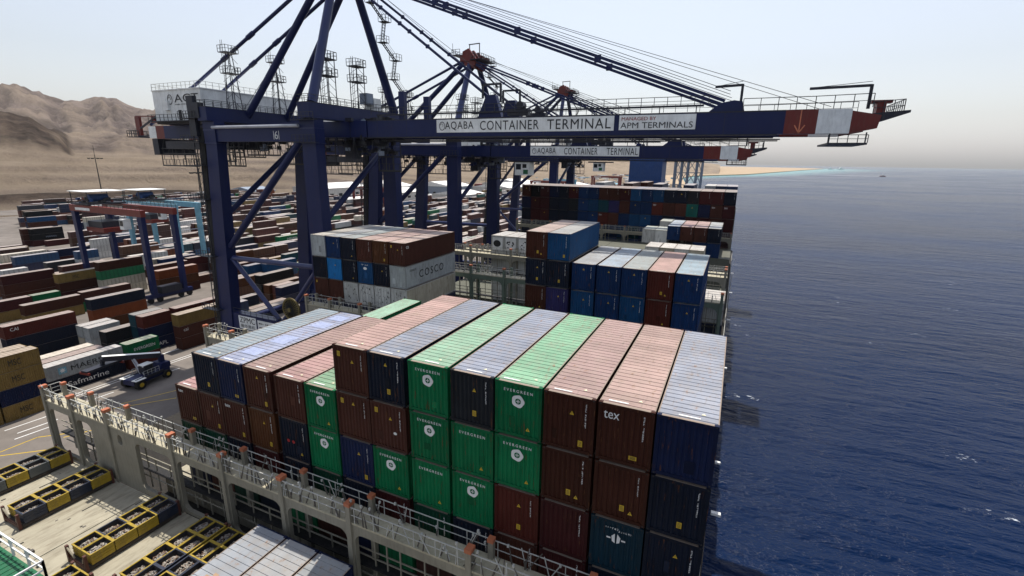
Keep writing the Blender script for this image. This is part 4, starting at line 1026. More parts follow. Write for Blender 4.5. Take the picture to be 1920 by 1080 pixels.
    while x < 16+sh: mb.bar((x, G0-.6, gt), (x, G0-.6, gt+.75), .1, .1, 'crane_dk'); x += 4.2
    P(mb, 'walkway_beam')
    mb = MB()
    mb.rail([(-33-sh, G0-.75, gt+.8), (16.5, G0-.75, gt+.8)], 1.0, 1.55, 'raildk', .034)
    mb.rail([(-33-sh, G1+.75, gt+.8), (16.5, G1+.75, gt+.8)], 1.0, 1.55, 'raildk', .03)
    mb.rail([(20.2, G0-.6, gt), (27.3, G0-.6, gt), (32.5, G0-.6, gt+.1)], 1.35, 1.75, 'raildk', .036)
    mb.rail([(20.2, G1+.6, gt), (32.5, G1+.6, gt+.1)], 1.35, 1.75, 'raildk', .03)
    mb.rail([(32.6, G0-.6, gt-.6), (35.2, G0-.6, gt-.4), (35.2, G1, gt-.4)], 1.2, .8, 'raildk', .036)
    P(S(mb), 'guard_rail')
    mb = MB(); mb.prism([(32.6, G0-.6, gt-1.3), (33.6, G0-.6, gt-1.3), (35.8, G0-.6, gt-.5), (35.8, G0-.6, gt-.25), (32.6, G0-.6, gt-.5)], (0, 7.8, 0), 'crane_dk')
    mb.box((32.9, G0-.4, gt-.6), (33.7, G0+.8, gt+.5), 'crane_red'); mb.box((32.4, G0-.4, gt+.5), (34.2, G0+.6, gt+.8), 'crane_red'); P(S(mb), 'tip_sheave')
    mb = MB(); mb.box((29.0, G0-.7, gb-1.15), (32.6, G1+.7, gb-.95), 'crane_dk'); mb.rail([(29, G0-.7, gb-.95), (32.6, G0-.7, gb-.95)], .8, .9, 'raildk', .035)
    for x in (29.1, 32.4): mb.bar((x, G0-.6, gb-1), (x, G0-.6, gb+.1), .12, .12, 'raildk')
    P(S(mb), 'tip_platform')
    for x0, x1, zz, bz in ((19.9, 17.0, 2.9, gt+1.0), (32.2, 26.6, 2.3, gt)):   # davit arms standing on the boom
        mb = MB()
        mb.bar((x0, G0, bz), (x0, G0, gt+zz+.1), .28, .28, 'crane_dk'); mb.bar((x0, G0, gt+zz), (x1, G0, gt+zz-.1), .22, .26, 'crane_dk')
        mb.bar((x0, G0, gt+zz+.4), (x1+.4, G0, gt+zz), .05, .05, 'crane_dk')
        P(S(mb), 'davit')
    for Y in (G0, G1):
        mb = MB(); mb.prism([(16.5+sh, Y-.4, gt), (20.4+sh, Y-.4, gt), (20.1+sh, Y-.4, gt+1.1), (19.2+sh, Y-.4, gt+1.25), (17.8+sh, Y-.4, gt+1.0)], (0, .8, 0), 'crane'); P(mb, 'stay_bracket')
        mb = MB(); mb.prism([(-14.2, Y-.45, gt), (-10.4, Y-.45, gt), (-11.4, Y-.45, gt+3.0), (-12.8, Y-.45, gt+3.0)], (0, .9, 0), 'crane')
        mb.bar((-13.4, Y-.3, gt+2.6), (-13.4, Y-.3, gt+4.4), .25, .25, 'crane_dk'); mb.bar((-13.4, Y-.3, gt+4.4), (-10.6, Y-.3, gt+4.4), .25, .25, 'crane_dk'); mb.bar((-10.6, Y-.3, gt+4.4), (-10.6, Y-.3, gt+2), .25, .25, 'crane_dk'); P(mb, 'stay_bracket')
        mb = MB(); mb.box((-27.9, Y-.4, gt), (-26.9, Y+.4, gt+4.1), 'crane'); P(mb, 'hinge_post')
        mb = MB(); mb.box((-9.5, Y-.5, gt+.2), (-6.4, Y+.5, gt+1.1), 'crane_dk'); mb.tube((-7.6, Y-.6, gt+1.5), (-7.6, Y+.6, gt+1.5), .55, 'crane_dk', 10); P(mb, 'boom_latch')
    # A frame
    az = apz+dz; A = Vector((-41.5, Yc+.6, az)); S0, S1 = A.y-2.4, A.y+2.4
    zt2 = zt+2.3
    for p, q, k in (((XS+1.0, Yf+.4, zt2), (A.x+.6, S0+.6, az-.5), 'crane_lt'), ((XS+1.2, Yb+1, zt2), (A.x+.6, S1-.4, az-.5), 'crane')):
        mb = MB(); mb.tube(p, q, .78, k, 14, .62); P(mb, 'frame_leg')
    for y, ys in ((Yc-2.3, S0), (Yc+6.4, S1)):
        mb = MB(); mb.tube((XL+.4, y, zt+1.0), (A.x-.8, ys, az-.8), .62, 'crane', 12, .55); P(mb, 'back_leg')
    for Y, s in ((G0, S0), (G1, S1)):
        mb = MB(); p0, p1 = Vector((A.x, s, az)), Vector((18.2+sh, Y, gt+1.0))
        for k in (-.30, .30): mb.bar(p0+Vector((0, 0, k)), p1+Vector((0, 0, k*.8)), .30, .34, 'crane')
        mb.bar(p0+Vector((.4, 0, 1.6)), p1+Vector((.5, 0, 1.3)), .06, .06, 'raildk'); mb.bar(p0+Vector((.4, 0, 1.25)), p1+Vector((.5, 0, .95)), .06, .06, 'raildk')
        for f in (.33, .36, .55, .74): mb.cbox(p0.lerp(p1, f), (.8, .36, .86), 'crane')
        P(mb, 'fore_stay')
        mb = MB(); p1 = Vector((-12.1, Y, gt+2.4)); mb.bar(p0, p1, .26, .34, 'crane')
        for f in (.34, .46, .52, .63): mb.cbox(p0.lerp(p1, f), (.5, .34, .5), 'crane')
        P(mb, 'inner_stay')
        mb = MB(); p1 = Vector((-91.0, Y, gt+.3)); mb.tube(p0, p1, .30, 'crane', 10)
        for f in (.36, .5, .72): mb.tube(p0.lerp(p1, f), p0.lerp(p1, f+.03), .42, 'crane', 10)
        P(mb, 'back_stay')
    mb = MB()
    for a, b_ in (((A.x+1, A.y+1, az+1), (29+sh, G0+1, gt+.4)), ((A.x+1, A.y-1, az+1), (29+sh, G1-1, gt+.4)), ((A.x-1, A.y, az+.5), (-68, Yc, gt+2)), ((A.x-1, A.y, az+.5), (-52, Yc+1, gt+2)), ((A.x+1, A.y+1, az+.6), (-10, Yc, gt+1.5)), ((A.x+1, A.y-1, az+.6), (-8, Yc-1, gt+1.5))): mb.bar(a, b_, .055, .055, 'raildk')
    P(mb, 'hoist_cable')
    mb = MB()
    mb.box((A.x-1.6, S0-.6, az-.6), (A.x+1.6, S1+.6, az+.7), 'crane_red')
    for y in (S0, A.y, S1):
        mb.prism([(A.x-1.4, y-.35, az-1.2), (A.x+1.8, y-.35, az-2.2), (A.x+2.6, y-.35, az-.3), (A.x+.6, y-.35, az+2.2), (A.x-1.0, y-.35, az+1.6)], (0, .7, 0), 'crane_red')
        mb.tube((A.x+1.7, y-.5, az-.9), (A.x+1.7, y+.5, az-.9), .9, 'crane_red', 12)
    for y in (S0+.8, A.y-.9, A.y+.9, S1-.8):
        mb.tube((A.x+.2, y-.2, az+1.2), (A.x+.2, y+.2, az+1.2), .75, 'crane_dk', 12); mb.bar((A.x+.6, y, az+.4), (A.x+4.0, y, az-.2), .22, .3, 'crane_red'); mb.cbox((A.x+3.4, y, az+.1), (.9, .5, .9), 'crane_red')
    P(mb, 'apex_sheave')
    mb = MB(); mb.box((A.x-3.4, S0-1.3, az+.75), (A.x-1.2, S1+1.3, az+.87), 'crane_dk'); mb.rail([(A.x-1.2, S0-1.3, az+.87), (A.x-3.4, S0-1.3, az+.87), (A.x-3.4, S1+1.3, az+.87)], 1.1, .9, 'raildk', .04)
    mb.box((A.x+1.4, S0-1.2, az-.5), (A.x+4.6, S1+.8, az-.36), 'crane_dk'); mb.rail([(A.x+1.8, S0-1.2, az-.36), (A.x+4.6, S0-1.2, az-.36), (A.x+4.6, S1+.8, az-.36)], 1.1, .9, 'raildk', .04)
    for x in (-.6, 2.1): mb.bar((A.x+x, A.y, az+.8), (A.x+x, A.y, az+3.6), .16, .16, 'crane_dk')
    mb.bar((A.x-.8, A.y, az+3.6), (A.x+2.2, A.y, az+3.7), .2, .2, 'crane_dk'); mb.bar((A.x-3.3, S0-1, az+1), (A.x-3.3, S0-1, az+3.4), .07, .07, 'crane_dk'); P(mb, 'apex_platform')
    # zigzag stair on the back A-frame tube
    mb = MB(); p0, p1 = Vector((XS+2.2, Yb+1, zt2)), Vector((A.x+1.8, S1, az-1)); n = 7
    for i in range(n):
        a = p0.lerp(p1, i/n); b_ = p0.lerp(p1, (i+1)/n); f = 1 if i % 2 else -1
        q0 = a+Vector((.5+(1.6 if f > 0 else 0), .6, 0)); q1 = b_+Vector((.5+(0 if f > 0 else 1.6), .6, 0))
        for d in (-.35, .35): mb.bar(q0+Vector((0, d, 0)), q1+Vector((0, d, 0)), .09, .18, 'crane_dk'); mb.bar(q0+Vector((0, d, 1)), q1+Vector((0, d, 1)), .05, .05, 'raildk')
        for k in range(7): c_ = q0.lerp(q1, k/7); mb.box((c_.x-.12, c_.y-.35, c_.z), (c_.x+.12, c_.y+.35, c_.z+.03), 'crane_dk')
        mb.box((q1.x-.7, q1.y-.7, q1.z-.06), (q1.x+.9, q1.y+.7, q1.z), 'crane_dk'); mb.rail([(q1.x-.7, q1.y-.7, q1.z), (q1.x+.9, q1.y-.7, q1.z), (q1.x+.9, q1.y+.7, q1.z)], 1.0, .8, 'raildk', .03)
    P(mb, 'zigzag_stair')
    # light towers on the tie beams
    for X, ys, h_ in ((XS+.3, (Yf+4.7, Yf+11.5), 8.0), (XL+.3, (Yf+5.2, Yf+15), 11.0)):
        for y in ys:
            mb = MB(); z0 = zt+2.34; wd = .75 if X == XS+.3 else .9
            for sx_ in (-1, 1):
                for sy in (-1, 1):
                    mb.bar((X+sx_*wd, y+sy*.9, z0), (X+sx_*wd*(1 if wd < .8 else .35), y+sy*(.9 if wd < .8 else .35), z0+h_*.86), .10, .10, 'crane_dk')
            for f in (.55, .86):
                z = z0+h_*f; mb.box((X-1.0, y-1.25, z-.12), (X+1.0, y+1.25, z), 'crane_dk'); mb.rail([(X-1, y-1.25, z), (X+1, y-1.25, z), (X+1, y+1.25, z), (X-1, y+1.25, z)], 1.05, .7, 'raildk', .034)
            for k in range(6):
                z = z0+h_*.14*k; mb.bar((X-wd, y-.9, z), (X-wd, y+.9, z+h_*.14), .05, .05, 'crane_dk'); mb.bar((X+wd, y+.9, z), (X+wd, y-.9, z+h_*.14), .05, .05, 'crane_dk')
            for k in range(20): mb.bar((X+.2, y-1.45, z0+h_*k/20), (X+.6, y-1.45, z0+h_*k/20), .03, .03, 'crane_dk')
            for d in (.2, .6): mb.bar((X+d, y-1.45, z0), (X+d, y-1.45, z0+h_+.2), .05, .05, 'crane_dk')
            P(mb, 'light_tower')
    mb = MB(); mb.box((XS-.9, Yb-4.4, zt2+.1), (XS+1.0, Yb-2.6, zt2+2.2), 'house'); mb.box((XS-.9, Yb-6.0, zt2+1.1), (XS+.8, Yb-4.4, zt2+2.9), 'palegrey'); P(mb, 'electrical_cabinet')
    # machinery house with its roof rail
    hx0, hx1, hy0, hy1, hz0, hz1 = -82.6, -68.8, Yf+2.6, Yf+23, 16.9+dz, 22.3+dz
    mb = MB(); mb.box((hx0, hy0, hz0), (hx1, hy1, hz1), 'house'); mb.box((hx0-.15, hy0-.15, hz1), (hx1+.15, hy1+.15, hz1+.18), 'house')
    k = 0
    while hx0+k*1.2 < hx1-.3: mb.box((hx0+k*1.2, hy0-.03, hz0), (hx0+k*1.2+.05, hy0, hz1), 'house'); k += 1
    h = P(mb, 'machinery_house')
    mb = MB(); mb.rail([(hx0, hy1, hz1+.18), (hx0, hy0, hz1+.18), (hx1, hy0, hz1+.18), (hx1, hy1, hz1+.18)], 1.1, 1.3, 'rail', .03); P(mb, 'guard_rail')
    mb = MB(); mb.box((hx0+3.4, hy0-.5, hz0+1.9), (hx0+4.8, hy0-.03, hz0+3.5), 'house'); P(mb, 'hatch_box'); mb = MB(); mb.box((hx0+7.0, hy0-.06, hz0+.1), (hx0+7.9, hy0-.02, hz0+1.9), 'gap'); P(mb, 'door')
    mb = MB(); mb.box((hx0-.5, hy0-1.2, hz0-.16), (hx1+6, hy0-.02, hz0), 'crane_dk'); mb.rail([(hx0-.5, hy0-1.2, hz0), (hx1+6, hy0-1.2, hz0)], 1.1, 1.2, 'raildk', .036)
    mb.box((hx0, hy0, gt), (hx1, hy1, hz0-.16), 'crane_dk'); P(mb, 'house_platform')
    if near:
        t1 = fit_text('ACT', 'black', hx0+6.3, hx0+13.2, hy0-.05, hz1-2.15, hz1-.75, c); t1.location = Vector(t1.location)-Vector(c.location)
        t2 = fit_text('AQABA CONTAINER TERMINAL', 'black', hx0+6.3, hx0+13.2, hy0-.05, hz1-2.65, hz1-2.4, c); t2.location = Vector(t2.location)-Vector(c.location)
    def logo(x, y, z, s):
        mb = MB(); n = 18
        for i in range(n):
            a0, a1 = 2*math.pi*i/n, 2*math.pi*(i+1)/n; ri = .84
            mb.prism([(x+s*math.cos(a0)*ri*.8, y, z+s*math.sin(a0)*ri), (x+s*math.cos(a1)*ri*.8, y, z+s*math.sin(a1)*ri), (x+s*math.cos(a1)*.8, y, z+s*math.sin(a1)), (x+s*math.cos(a0)*.8, y, z+s*math.sin(a0))], (0, .02, 0), 'black')
        for i in range(10):
            a0 = -.6+.35*i; rr = .15+.05*i; a1 = a0+.35; r1 = rr+.05
            mb.prism([(x+s*math.cos(a0)*rr*.8, y, z+s*math.sin(a0)*rr), (x+s*math.cos(a1)*r1*.8, y, z+s*math.sin(a1)*r1), (x+s*math.cos(a1)*(r1+.12)*.8, y, z+s*math.sin(a1)*(r1+.12)), (x+s*math.cos(a0)*(rr+.1)*.8, y, z+s*math.sin(a0)*(rr+.1))], (0, .02, 0), 'black')
        P(mb, 'logo')
    if near: logo(hx0+5.0, hy0-.06, hz1-1.6, .9)
    # red rope frames at the back end
    mb = MB()
    for y in (G0-.4, G1):
        mb.box((-95.6, y, gb+.4), (-94.2, y+.5, gt+2.0), 'crane_red'); mb.bar((-95, y, gt+2), (-86, y, gt+1.8), .2, .2, 'crane_red'); mb.bar((-94, y, gt-.4), (-88, y, gt+1.9), .25, .3, 'crane_dk')
        mb.bar((-95, y, gb+.5), (-90.9, y, gb+.6), .25, .3, 'crane_dk'); mb.box((-90, y, gt+.6), (-88.9, y+.4, gt+1.8), 'crane_red')
    mb.box((-98, G0-1, gb+.3), (-94, G1+1, gb+.45), 'crane_dk'); mb.rail([(-94, G0-1, gb+.45), (-98, G0-1, gb+.45), (-98, G1+1, gb+.45)], 1.2, .8, 'raildk', .05); P(mb, 'rope_frame')
    # hanging frames, festoon cables and trolley below the girders
    r = random.Random(int(Yf))
    def hang(x0, x1, z, y):
        mb = MB()
        for x in (x0, x0+(x1-x0)*.33, x0+(x1-x0)*.66, x1): mb.bar((x, y, gb), (x, y, z), .13, .13, 'raildk')
        mb.bar((x0, y, z), (x1, y, z), .2, .26, 'raildk'); mb.bar((x0, y, z+1.2), (x1, y, z+1.2), .07, .07, 'raildk'); mb.bar((x0, y, z+2.4), (x1, y, z+2.4), .16, .2, 'raildk')
        x = x0
        while x < x1: mb.bar((x, y, z), (x, y, z+1.2), .07, .07, 'raildk'); x += 1.1
        x = x0
        while x < x1-1.5: mb.bar((x, y, z+2.4), (x+1.5, y, gb), .08, .08, 'raildk'); mb.bar((x+.7, y, z+1.2), (x+.7, y, gb-1), .07, .07, 'raildk'); x += 2.2
        mb.bar((x0, y, z+3.4), (x1, y, z+3.4), .12, .14, 'raildk')
        P(mb, 'hanging_frame')
    hang(-89, -77.5, gb-5.3, G0); hang(-89, -77.5, gb-5.3, G1); hang(-76, -66.5, gb-4.2, G0); hang(-61.8, -53.5, gb-3.0, G0-1); hang(-38, -33.2, gb-5.4, G1); hang(-60, -48, gb-4.6, G1); hang(-76, -66.5, gb-3.4, G1); hang(-66, -62, gb-5.0, G0-1.5)
    mb = MB()
    mb.box((-90.6, G0-.5, gb-3.2), (-88.8, G1+.5, gb), 'crane_dk'); mb.box((-86, G0-.7, gb-2.0), (-67, G1+.7, gb-.5), 'crane_dk')
    P(mb, 'cable_tray')
    mb = MB()
    x = -61
    while x < -34:
        mb.cbox((x, G0-1.2, gb-.3), (.35, .3, .5), 'crane_dk'); n = 6; d = r.uniform(1.2, 2.6)
        for i in range(n):
            a = i/n; b_ = (i+1)/n; mb.bar((x+1.9*a, G0-1.2, gb-.6-d*4*a*(1-a)), (x+1.9*b_, G0-1.2, gb-.6-d*4*b_*(1-b_)), .06, .06, 'raildk')
        x += 1.9
    P(mb, 'festoon_cable')
    mb = MB()
    mb.box((-42, G0+.8, gb-1.3), (-35, G1-.8, gb-.4), 'crane_dk'); mb.box((-40.5, G0+1, gb-3.4), (-38.4, G0+2.6, gb-1.3), 'crane_dk')
    mb.box((-66, G0-1, gb-.20), (-32.4, G1+1, gb-.14), 'crane_dk')
    for _ in range(120): 
        a = r.uniform(-39.5, -32.5) if r.random() < .7 else r.uniform(-66, -43); y = r.uniform(G0-.9, G1-.9); z = r.uniform(gb-2.6, gt+.6) if a > -40 else r.uniform(gb-2.0, gb-.2); mb.bar((a, y, z), (a, y, gb-.17), .05, .05, 'crane_dk'); mb.cbox((a, y, z), (r.uniform(.3, 1.3), r.uniform(.3, .8), r.uniform(.3, .8)), r.choice(('crane_dk', 'raildk', 'crane_dk', 'gap', 'crane', 'palegrey') if _ % 3 else ('crane_dk', 'gap')))
    P(mb, 'trolley')
    if not near:
        mb = MB(); mb.box((-28.2, G0+.6, gb-4.2), (-24.4, G0+3.4, gb-1.2), 'sign'); mb.box((-27.9, G0+.57, gb-2.9), (-26.6, G0+.62, gb-1.6), 'glass'); mb.box((-26.2, G0+.57, gb-2.5), (-25.2, G0+.62, gb-1.6), 'gap'); mb.box((-26, G0+.57, gb-3.9), (-24.8, G0+.62, gb-2.9), 'green'); mb.box((-30, G0+.4, gb-1.2), (-22, G1-.4, gb-.8), 'crane_dk'); P(mb, 'operator_cab')
    # lift tower on the landside front leg
    mb = MB(); X = XL-2.9
    for dx in (-1.0, .4):
        for dy in (-.3, 1.1): mb.bar((X+dx-2.0, Yf+dy, -30), (X+dx, Yf+dy, zt+2), .12, .12, 'crane_dk')
    for k in range(34):
        z = -30+k*1.4; f = (k*1.4)/(zt+32); xx = X-2.0*(1-f)
        for dy in (-.3, 1.1): mb.bar((xx-1, Yf+dy, z), (xx+.4, Yf+dy, z), .06, .06, 'crane_dk')
        mb.bar((xx-1, Yf-.3, z), (xx+.4, Yf-.3, z+1.4), .05, .05, 'crane_dk'); mb.bar((xx+.4, Yf-.3, z), (xx+.4, Yf+1.1, z+1.4), .05, .05, 'crane_dk')
    for z in (-18, -7.5, 3, 9, 13, 17):
        f = (z+30)/(zt+32); xx = X-2.0*(1-f)
        mb.box((xx-3.0, Yf-1.3, z-.1), (xx+1.5, Yf-.02, z), 'crane_dk'); mb.rail([(xx-3.0, Yf-1.3, z), (xx+1.5, Yf-1.3, z)], 1.1, .8, 'raildk', .035)
    mb.bar((X-2.6, Yf+.7, -29), (X+.35, Yf+.7, zt-1), 1.5, 1.2, 'gap', (0, 1, 0))
    mb.box((X-1.4, Yf-.6, zt-2.5), (X+.3, Yf+.2, zt+4.2), 'crane_dk'); mb.box((X+.6, Yf-1.2, zt+.5), (X+2.4, Yf-.1, zt+3.0), 'crane_dk')
    P(mb, 'lift_tower')
    mb = MB()   # walkway clutter round the front sea leg
    for z in (zb0-.1, zt-.2):
        mb.box((XS-2.4, Yf-1.0, z-.08), (XS+2.4, Yf-.16, z), 'crane_dk'); mb.rail([(XS-2.4, Yf-1.0, z), (XS+2.4, Yf-1.0, z)], 1.05, .8, 'raildk', .03)
    P(mb, 'leg_platform')
    # signs
    def board(x0, x1, z0, z1):
        mb = MB(); mb.box((x0, G0-.76, z0), (x1, G0-.705, z1), 'sign'); return P(mb, 'sign_board')
    def words_at(s, mat, x0, x1, z0, z1, y, sp=1.0):
        t = fit_text(s, mat, x0, x1, y, z0, z1, c, sp=sp); t.location = Vector(t.location)-Vector(c.location); return t
    x0, x1 = (-20.9, 5.55) if near else (-23.7, 1.0)
    zz0, zz1 = (gt-1.95, gt-.15) if near else (gt-2.15, gt-.15)
    board(x0, x1, zz0, zz1); logo(x0+.95, G0-.78, (zz0+zz1)/2, .62)
    cells = [('AQABA', .055, .235), ('CONTAINER', .275, .615), ('TERMINAL', .66, .985)] if near else [('AQABA', .07, .25), ('CONTAINER', .33, .64), ('TERMINAL', .72, .99)]
    for s, a, b_ in cells: words_at(s, 'black', x0+(x1-x0)*a, x0+(x1-x0)*b_, zz0+.28, zz1-.28, G0-.78, 1.12)
    if near:
        board(6.2, 15.3, zz0+.05, zz1); words_at('MANAGED BY', 'redmark', 6.5, 10.7, zz1-.62, zz1-.22, G0-.78); words_at('APM TERMINALS', 'black', 6.4, 15.0, zz0+.25, zz0+.95, G0-.78)
        mb = MB(); mb.bar((26.1, G0-.74, gt), (26.1, G0-.74, gb+.05), .12, .02, 'orange', (0, 1, 0)); mb.bar((26.1, G0-.74, gb+.1), (25.6, G0-.74, gb+.9), .12, .02, 'orange', (0, 1, 0)); mb.bar((26.1, G0-.74, gb+.1), (26.6, G0-.74, gb+.9), .12, .02, 'orange', (0, 1, 0)); P(mb, 'load_arrow')
        mb = MB(); mb.box((XL+.9, Yf+.02, -21.2), (XL+5.6, Yf+.09, -18.65), 'sign'); mb.box((XL+6.0, Yf+.02, -21.4), (XL+13.0, Yf+.09, -18.9), 'sign'); P(mb, 'sign_board')
        words_at('ZPMC', 'black', XL+1.2, XL+5.3, -19.95, -18.85, Yf); words_at('振华港机', 'black', XL+1.3, XL+5.2, -20.95, -20.25, Yf)
        t = MB(); rr = random.Random(2)
        for rw in range(2):
            x = XL+6.4
            while x < XL+(12.4 if rw == 0 else 9.4): t.box((x, Yf, -19.6-rw*.8), (x+rr.uniform(.1, .3), Yf+.015, -19.35-rw*.8), 'raildk'); x += .42
        P(t, 'small_print')
    mb = MB(); xn = -48.3 if near else -51.5
    if near:
        words_at('6', 'white', xn, xn+.75, zb0+.35, zb0+1.6, Yf+.1)
        for a in (-.25, .9): mb.box((xn+a, Yf+.09, zb0+.3), (xn+a+.1, Yf+.115, zb0+1.65), 'white')
        P(mb, 'number_frame')
    return c
crane(38.4, 57.6, 'nearest blue quay crane with white lettered sign boards on its long boom', None, '6')
crane(80.8, 101.6, 'second blue quay crane, its red apex showing under the stays of the nearest crane', None, '5', dz=-1.4, gz=-1.1, apz=35.2, tip=20.6, near=False)
crane(150.5, 170.5, 'third blue quay crane, smallest of the three red apexes', None, '4', dz=-2.6, gz=0, apz=37.6, tip=20.6, near=False)
# ================================================================== YARD
YC = 'containers stacked on the quay yard'
def yard(x, y, n, cols, L, labels, texts=(), group=YC):
    """x = right side, stack of n; cols from the top down"""
    out = []
    for t, (col, lab) in enumerate(zip(cols, labels)):
        key = ('yard', L)
        if key not in ME: ME[key] = mono_mesh(L, 2.72, 2.44)
        o = link('shipping_container', ME[key], None, (x-1.22, y, QZ+2.76*(n-1-t)+.02)); o.color = jit(PAL[col][0], .15)
        tag(o, lab, 'shipping container', group); out.append(o)
    for t, s, mat, a, b_, z0, z1 in texts: fit_text(s, mat, a, b_, 1.235, z0, z1, out[t], facing='side')
    return out
def star(o, y, z, s):
    mb = MB(); mb.box((1.222, y-s, z-s), (1.228, y+s, z+s), 'ltblue')
    pts = []
    for i in range(14):
        a = math.pi*i/7; rr = s*.85 if i % 2 == 0 else s*.4; pts.append((1.23, y+rr*math.sin(a), z+rr*math.cos(a)))
    mb.prism(pts, (.006, 0, 0), 'white'); mb.build('star_badge', o)
s_ = yard(-88, 18.2, 2, ['grey', 'dark navy'], CL, ['grey container lettered MAERSK with a white roof beside the reach stacker', 'dark navy container with white script lettering under the grey MAERSK one'],
     [(0, 'MAERSK', 'black', 3.6, 9.8, .9, 1.85), (1, 'Safmarine', 'white', 2.6, 9.2, .7, 1.7)]); star(s_[0], 2.3, 1.4, .62)
yard(-87.6, 31, 2, ['green', 'red brown'], 6.06, ['green container lettered EVERGREEN just behind the grey MAERSK one', 'rust red container under the green EVERGREEN one'], [(0, 'EVERGREEN', 'white', 1.2, 5.2, 1.0, 1.6)])
yard(-90.8, 16.5, 2, ['red brown', 'maroon'], CL, ['red-brown container with salmon roof in the row behind the grey MAERSK one', 'maroon container beneath the salmon-roofed one'])
yard(-93.6, 16.2, 2, ['cream', 'dark brown'], CL, ['cream-roofed container between the salmon-roofed row and the big dark stack', 'dark brown container beneath the cream-roofed one'])
for k, y in enumerate((10.2, 3.9)):
    w_ = 'lettered' if k == 0 else 'nearer'
    yard(-83.1, y, 4, ['tan', 'tan', 'navy', 'tan'], 6.06, [f'{w_} tan container on top of the left corner stack', f'{w_} tan container second in the left corner stack', f'{w_} navy container in the left corner stack of tan ones', f'{w_} tan container at the bottom of the left corner stack'],
         [(i, 'MSC', 'gap', 2.0, 3.6, .9, 1.9) for i in (0, 1, 3)] if k == 0 else ())
    yard(-85.75, y-.4, 4, ['tan', 'tan', 'dark brown', 'tan'], 6.06, [f'yellow-roofed container on the left corner stack, {w_} one behind', f'tan container under the {w_} yellow-roofed one', f'dark brown container low behind the {w_} tan stack', f'tan container at the foot behind the {w_} tan stack'])
yard(-94.6, 38.2, 3, ['red brown', 'navy', 'navy'], 6.06, ['brown container on top of the stack lettered APL', 'navy container between the brown top and the APL lettered one', 'navy container lettered APL at the foot of its stack'], [(2, 'APL', 'white', 2.4, 4.4, .8, 1.6)])
yard(-97.3, 38.2, 3, ['teal', 'teal', 'navy'], 6.06, ['teal container with grey roof on the stack behind the APL one', 'teal container second behind the APL stack', 'navy container at the foot behind the APL stack'])
yard(-94.4, 45.2, 3, ['red brown', 'brown', 'maroon'], CL, ['container with long bright pink-red roof behind the tan long one', 'brown container under the long pink-red roof', 'maroon container under the long pink-red roof'])
yard(-89.0, 42.4, 3, ['tan', 'brown', 'brown'], CL, ['tan long container by the foot of the nearest crane', 'brown container in the middle under the tan long one', 'brown container at the ground under the tan long one'], [(1, 'cai', 'white', .8, 1.8, 1.5, 2.2)])
yard(-112, 21.8, 3, ['red brown', 'dark navy', 'dark navy'], CL, ['long red-brown container lettered CAI with pink roof at the left', 'dark navy container under the CAI lettered one', 'dark navy container at the ground under the CAI lettered one'], [(0, 'CAI', 'white', 1.0, 2.3, 1.5, 2.2)])
yard(-105.5, 33, 2, ['grey', 'grey'], 6.06, ['grey short container right of a grey pair, white roof', 'grey short container beneath the right one of the pair'])
yard(-108.3, 33, 2, ['grey', 'cream'], 6.06, ['grey short container left of a grey pair, white roof', 'cream short container beneath the left one of the pair'])
yard(-99.6, 33.2, 2, ['charcoal', 'charcoal'], 6.06, ['charcoal short container with white roof and faint red lettering', 'charcoal short container under the red lettered one'])
yard(-139, 35, 2, ['dark brown', 'tan'], CL, ['dark brown container with cream roof behind the CAI lettered one', 'tan container under the cream-roofed dark brown one'])
yard(-141, 48.2, 2, ['brown', 'green'], CL, ['brown container with rosy roof in line behind the cream-roofed one', 'green container under the rosy-roofed one'])
yard(-148.5, 40.6, 2, ['green', 'maroon'], 6.06, ['green short container with small white markings at the left', 'maroon short container under the green one with white markings'])
yard(-148.5, 28.2, 2, ['maroon', 'tan'], CL, ['maroon container with pink roof left of the green short one', 'tan container under the pink-roofed maroon one'])
yard(-119.5, 40.4, 3, ['dark navy', 'orange', 'orange brown'], CL, ['slate navy container with white roof on the orange one before the red gantry', 'orange-brown container with a white upright mark under the slate navy one', 'orange-brown container at the foot under the slate navy one'])
yard(-168.5, 42, 3, ['maroon', 'dark brown', 'dark brown'], CL, ['long maroon container on top of the far left stack', 'dark brown container in the far left stack', 'dark brown container at the foot of the far left stack'])
yard(-158, 50.5, 3, ['tan', 'dark brown', 'maroon'], CL, ['tan container lettered MSC with white roof left of the red gantry', 'dark brown container under the MSC one left of the gantry', 'maroon container at the foot under the MSC one left of the gantry'], [(0, 'MSC', 'gap', 3.6, 5.2, .8, 1.9)])
yard(-205.5, 69, 3, ['navy', 'maroon', 'maroon'], CL, ['long navy container with white edge on the stack behind the left gantry legs', 'maroon container under the long navy one', 'maroon container at the ground under the long navy one'])
yard(-137.5, 66.5, 3, ['orange', 'orange brown', 'brown'], CL, ['orange container with salmon roof right of the red gantry', 'orange-brown container under the salmon-roofed one', 'brown container at the foot under the salmon-roofed one'])
yard(-146, 69, 3, ['brown', 'brown', 'maroon'], CL, ['brown container with pale green roof behind the orange one', 'brown container beneath the pale green-roofed one', 'maroon container beneath the pale green-roofed one'])
yard(-186, 84, 3, ['teal', 'teal', 'brown'], CL, ['teal container between the gantry legs with white roof', 'teal container in the middle between the gantry legs', 'brown container at the ground between the gantry legs'])
yard(-278, 92, 3, ['black', 'black', 'maroon'], CL, ['near black container on the big dark stack across the open asphalt', 'near black container with faint lettering in the big dark stack', 'maroon container at the foot of the big dark stack'], [(1, 'HAPAG', 'palegrey', 5.2, 9.2, 1.0, 1.6)])
yard(-281, 90, 3, ['dark brown', 'dark brown', 'maroon'], CL, ['dark brown container left of the near black stack top', 'dark brown container left in the near black stack', 'maroon container left at the foot of the near black stack'])
yard(-273, 95, 1, ['maroon'], CL, ['single maroon container before the big dark stack'])
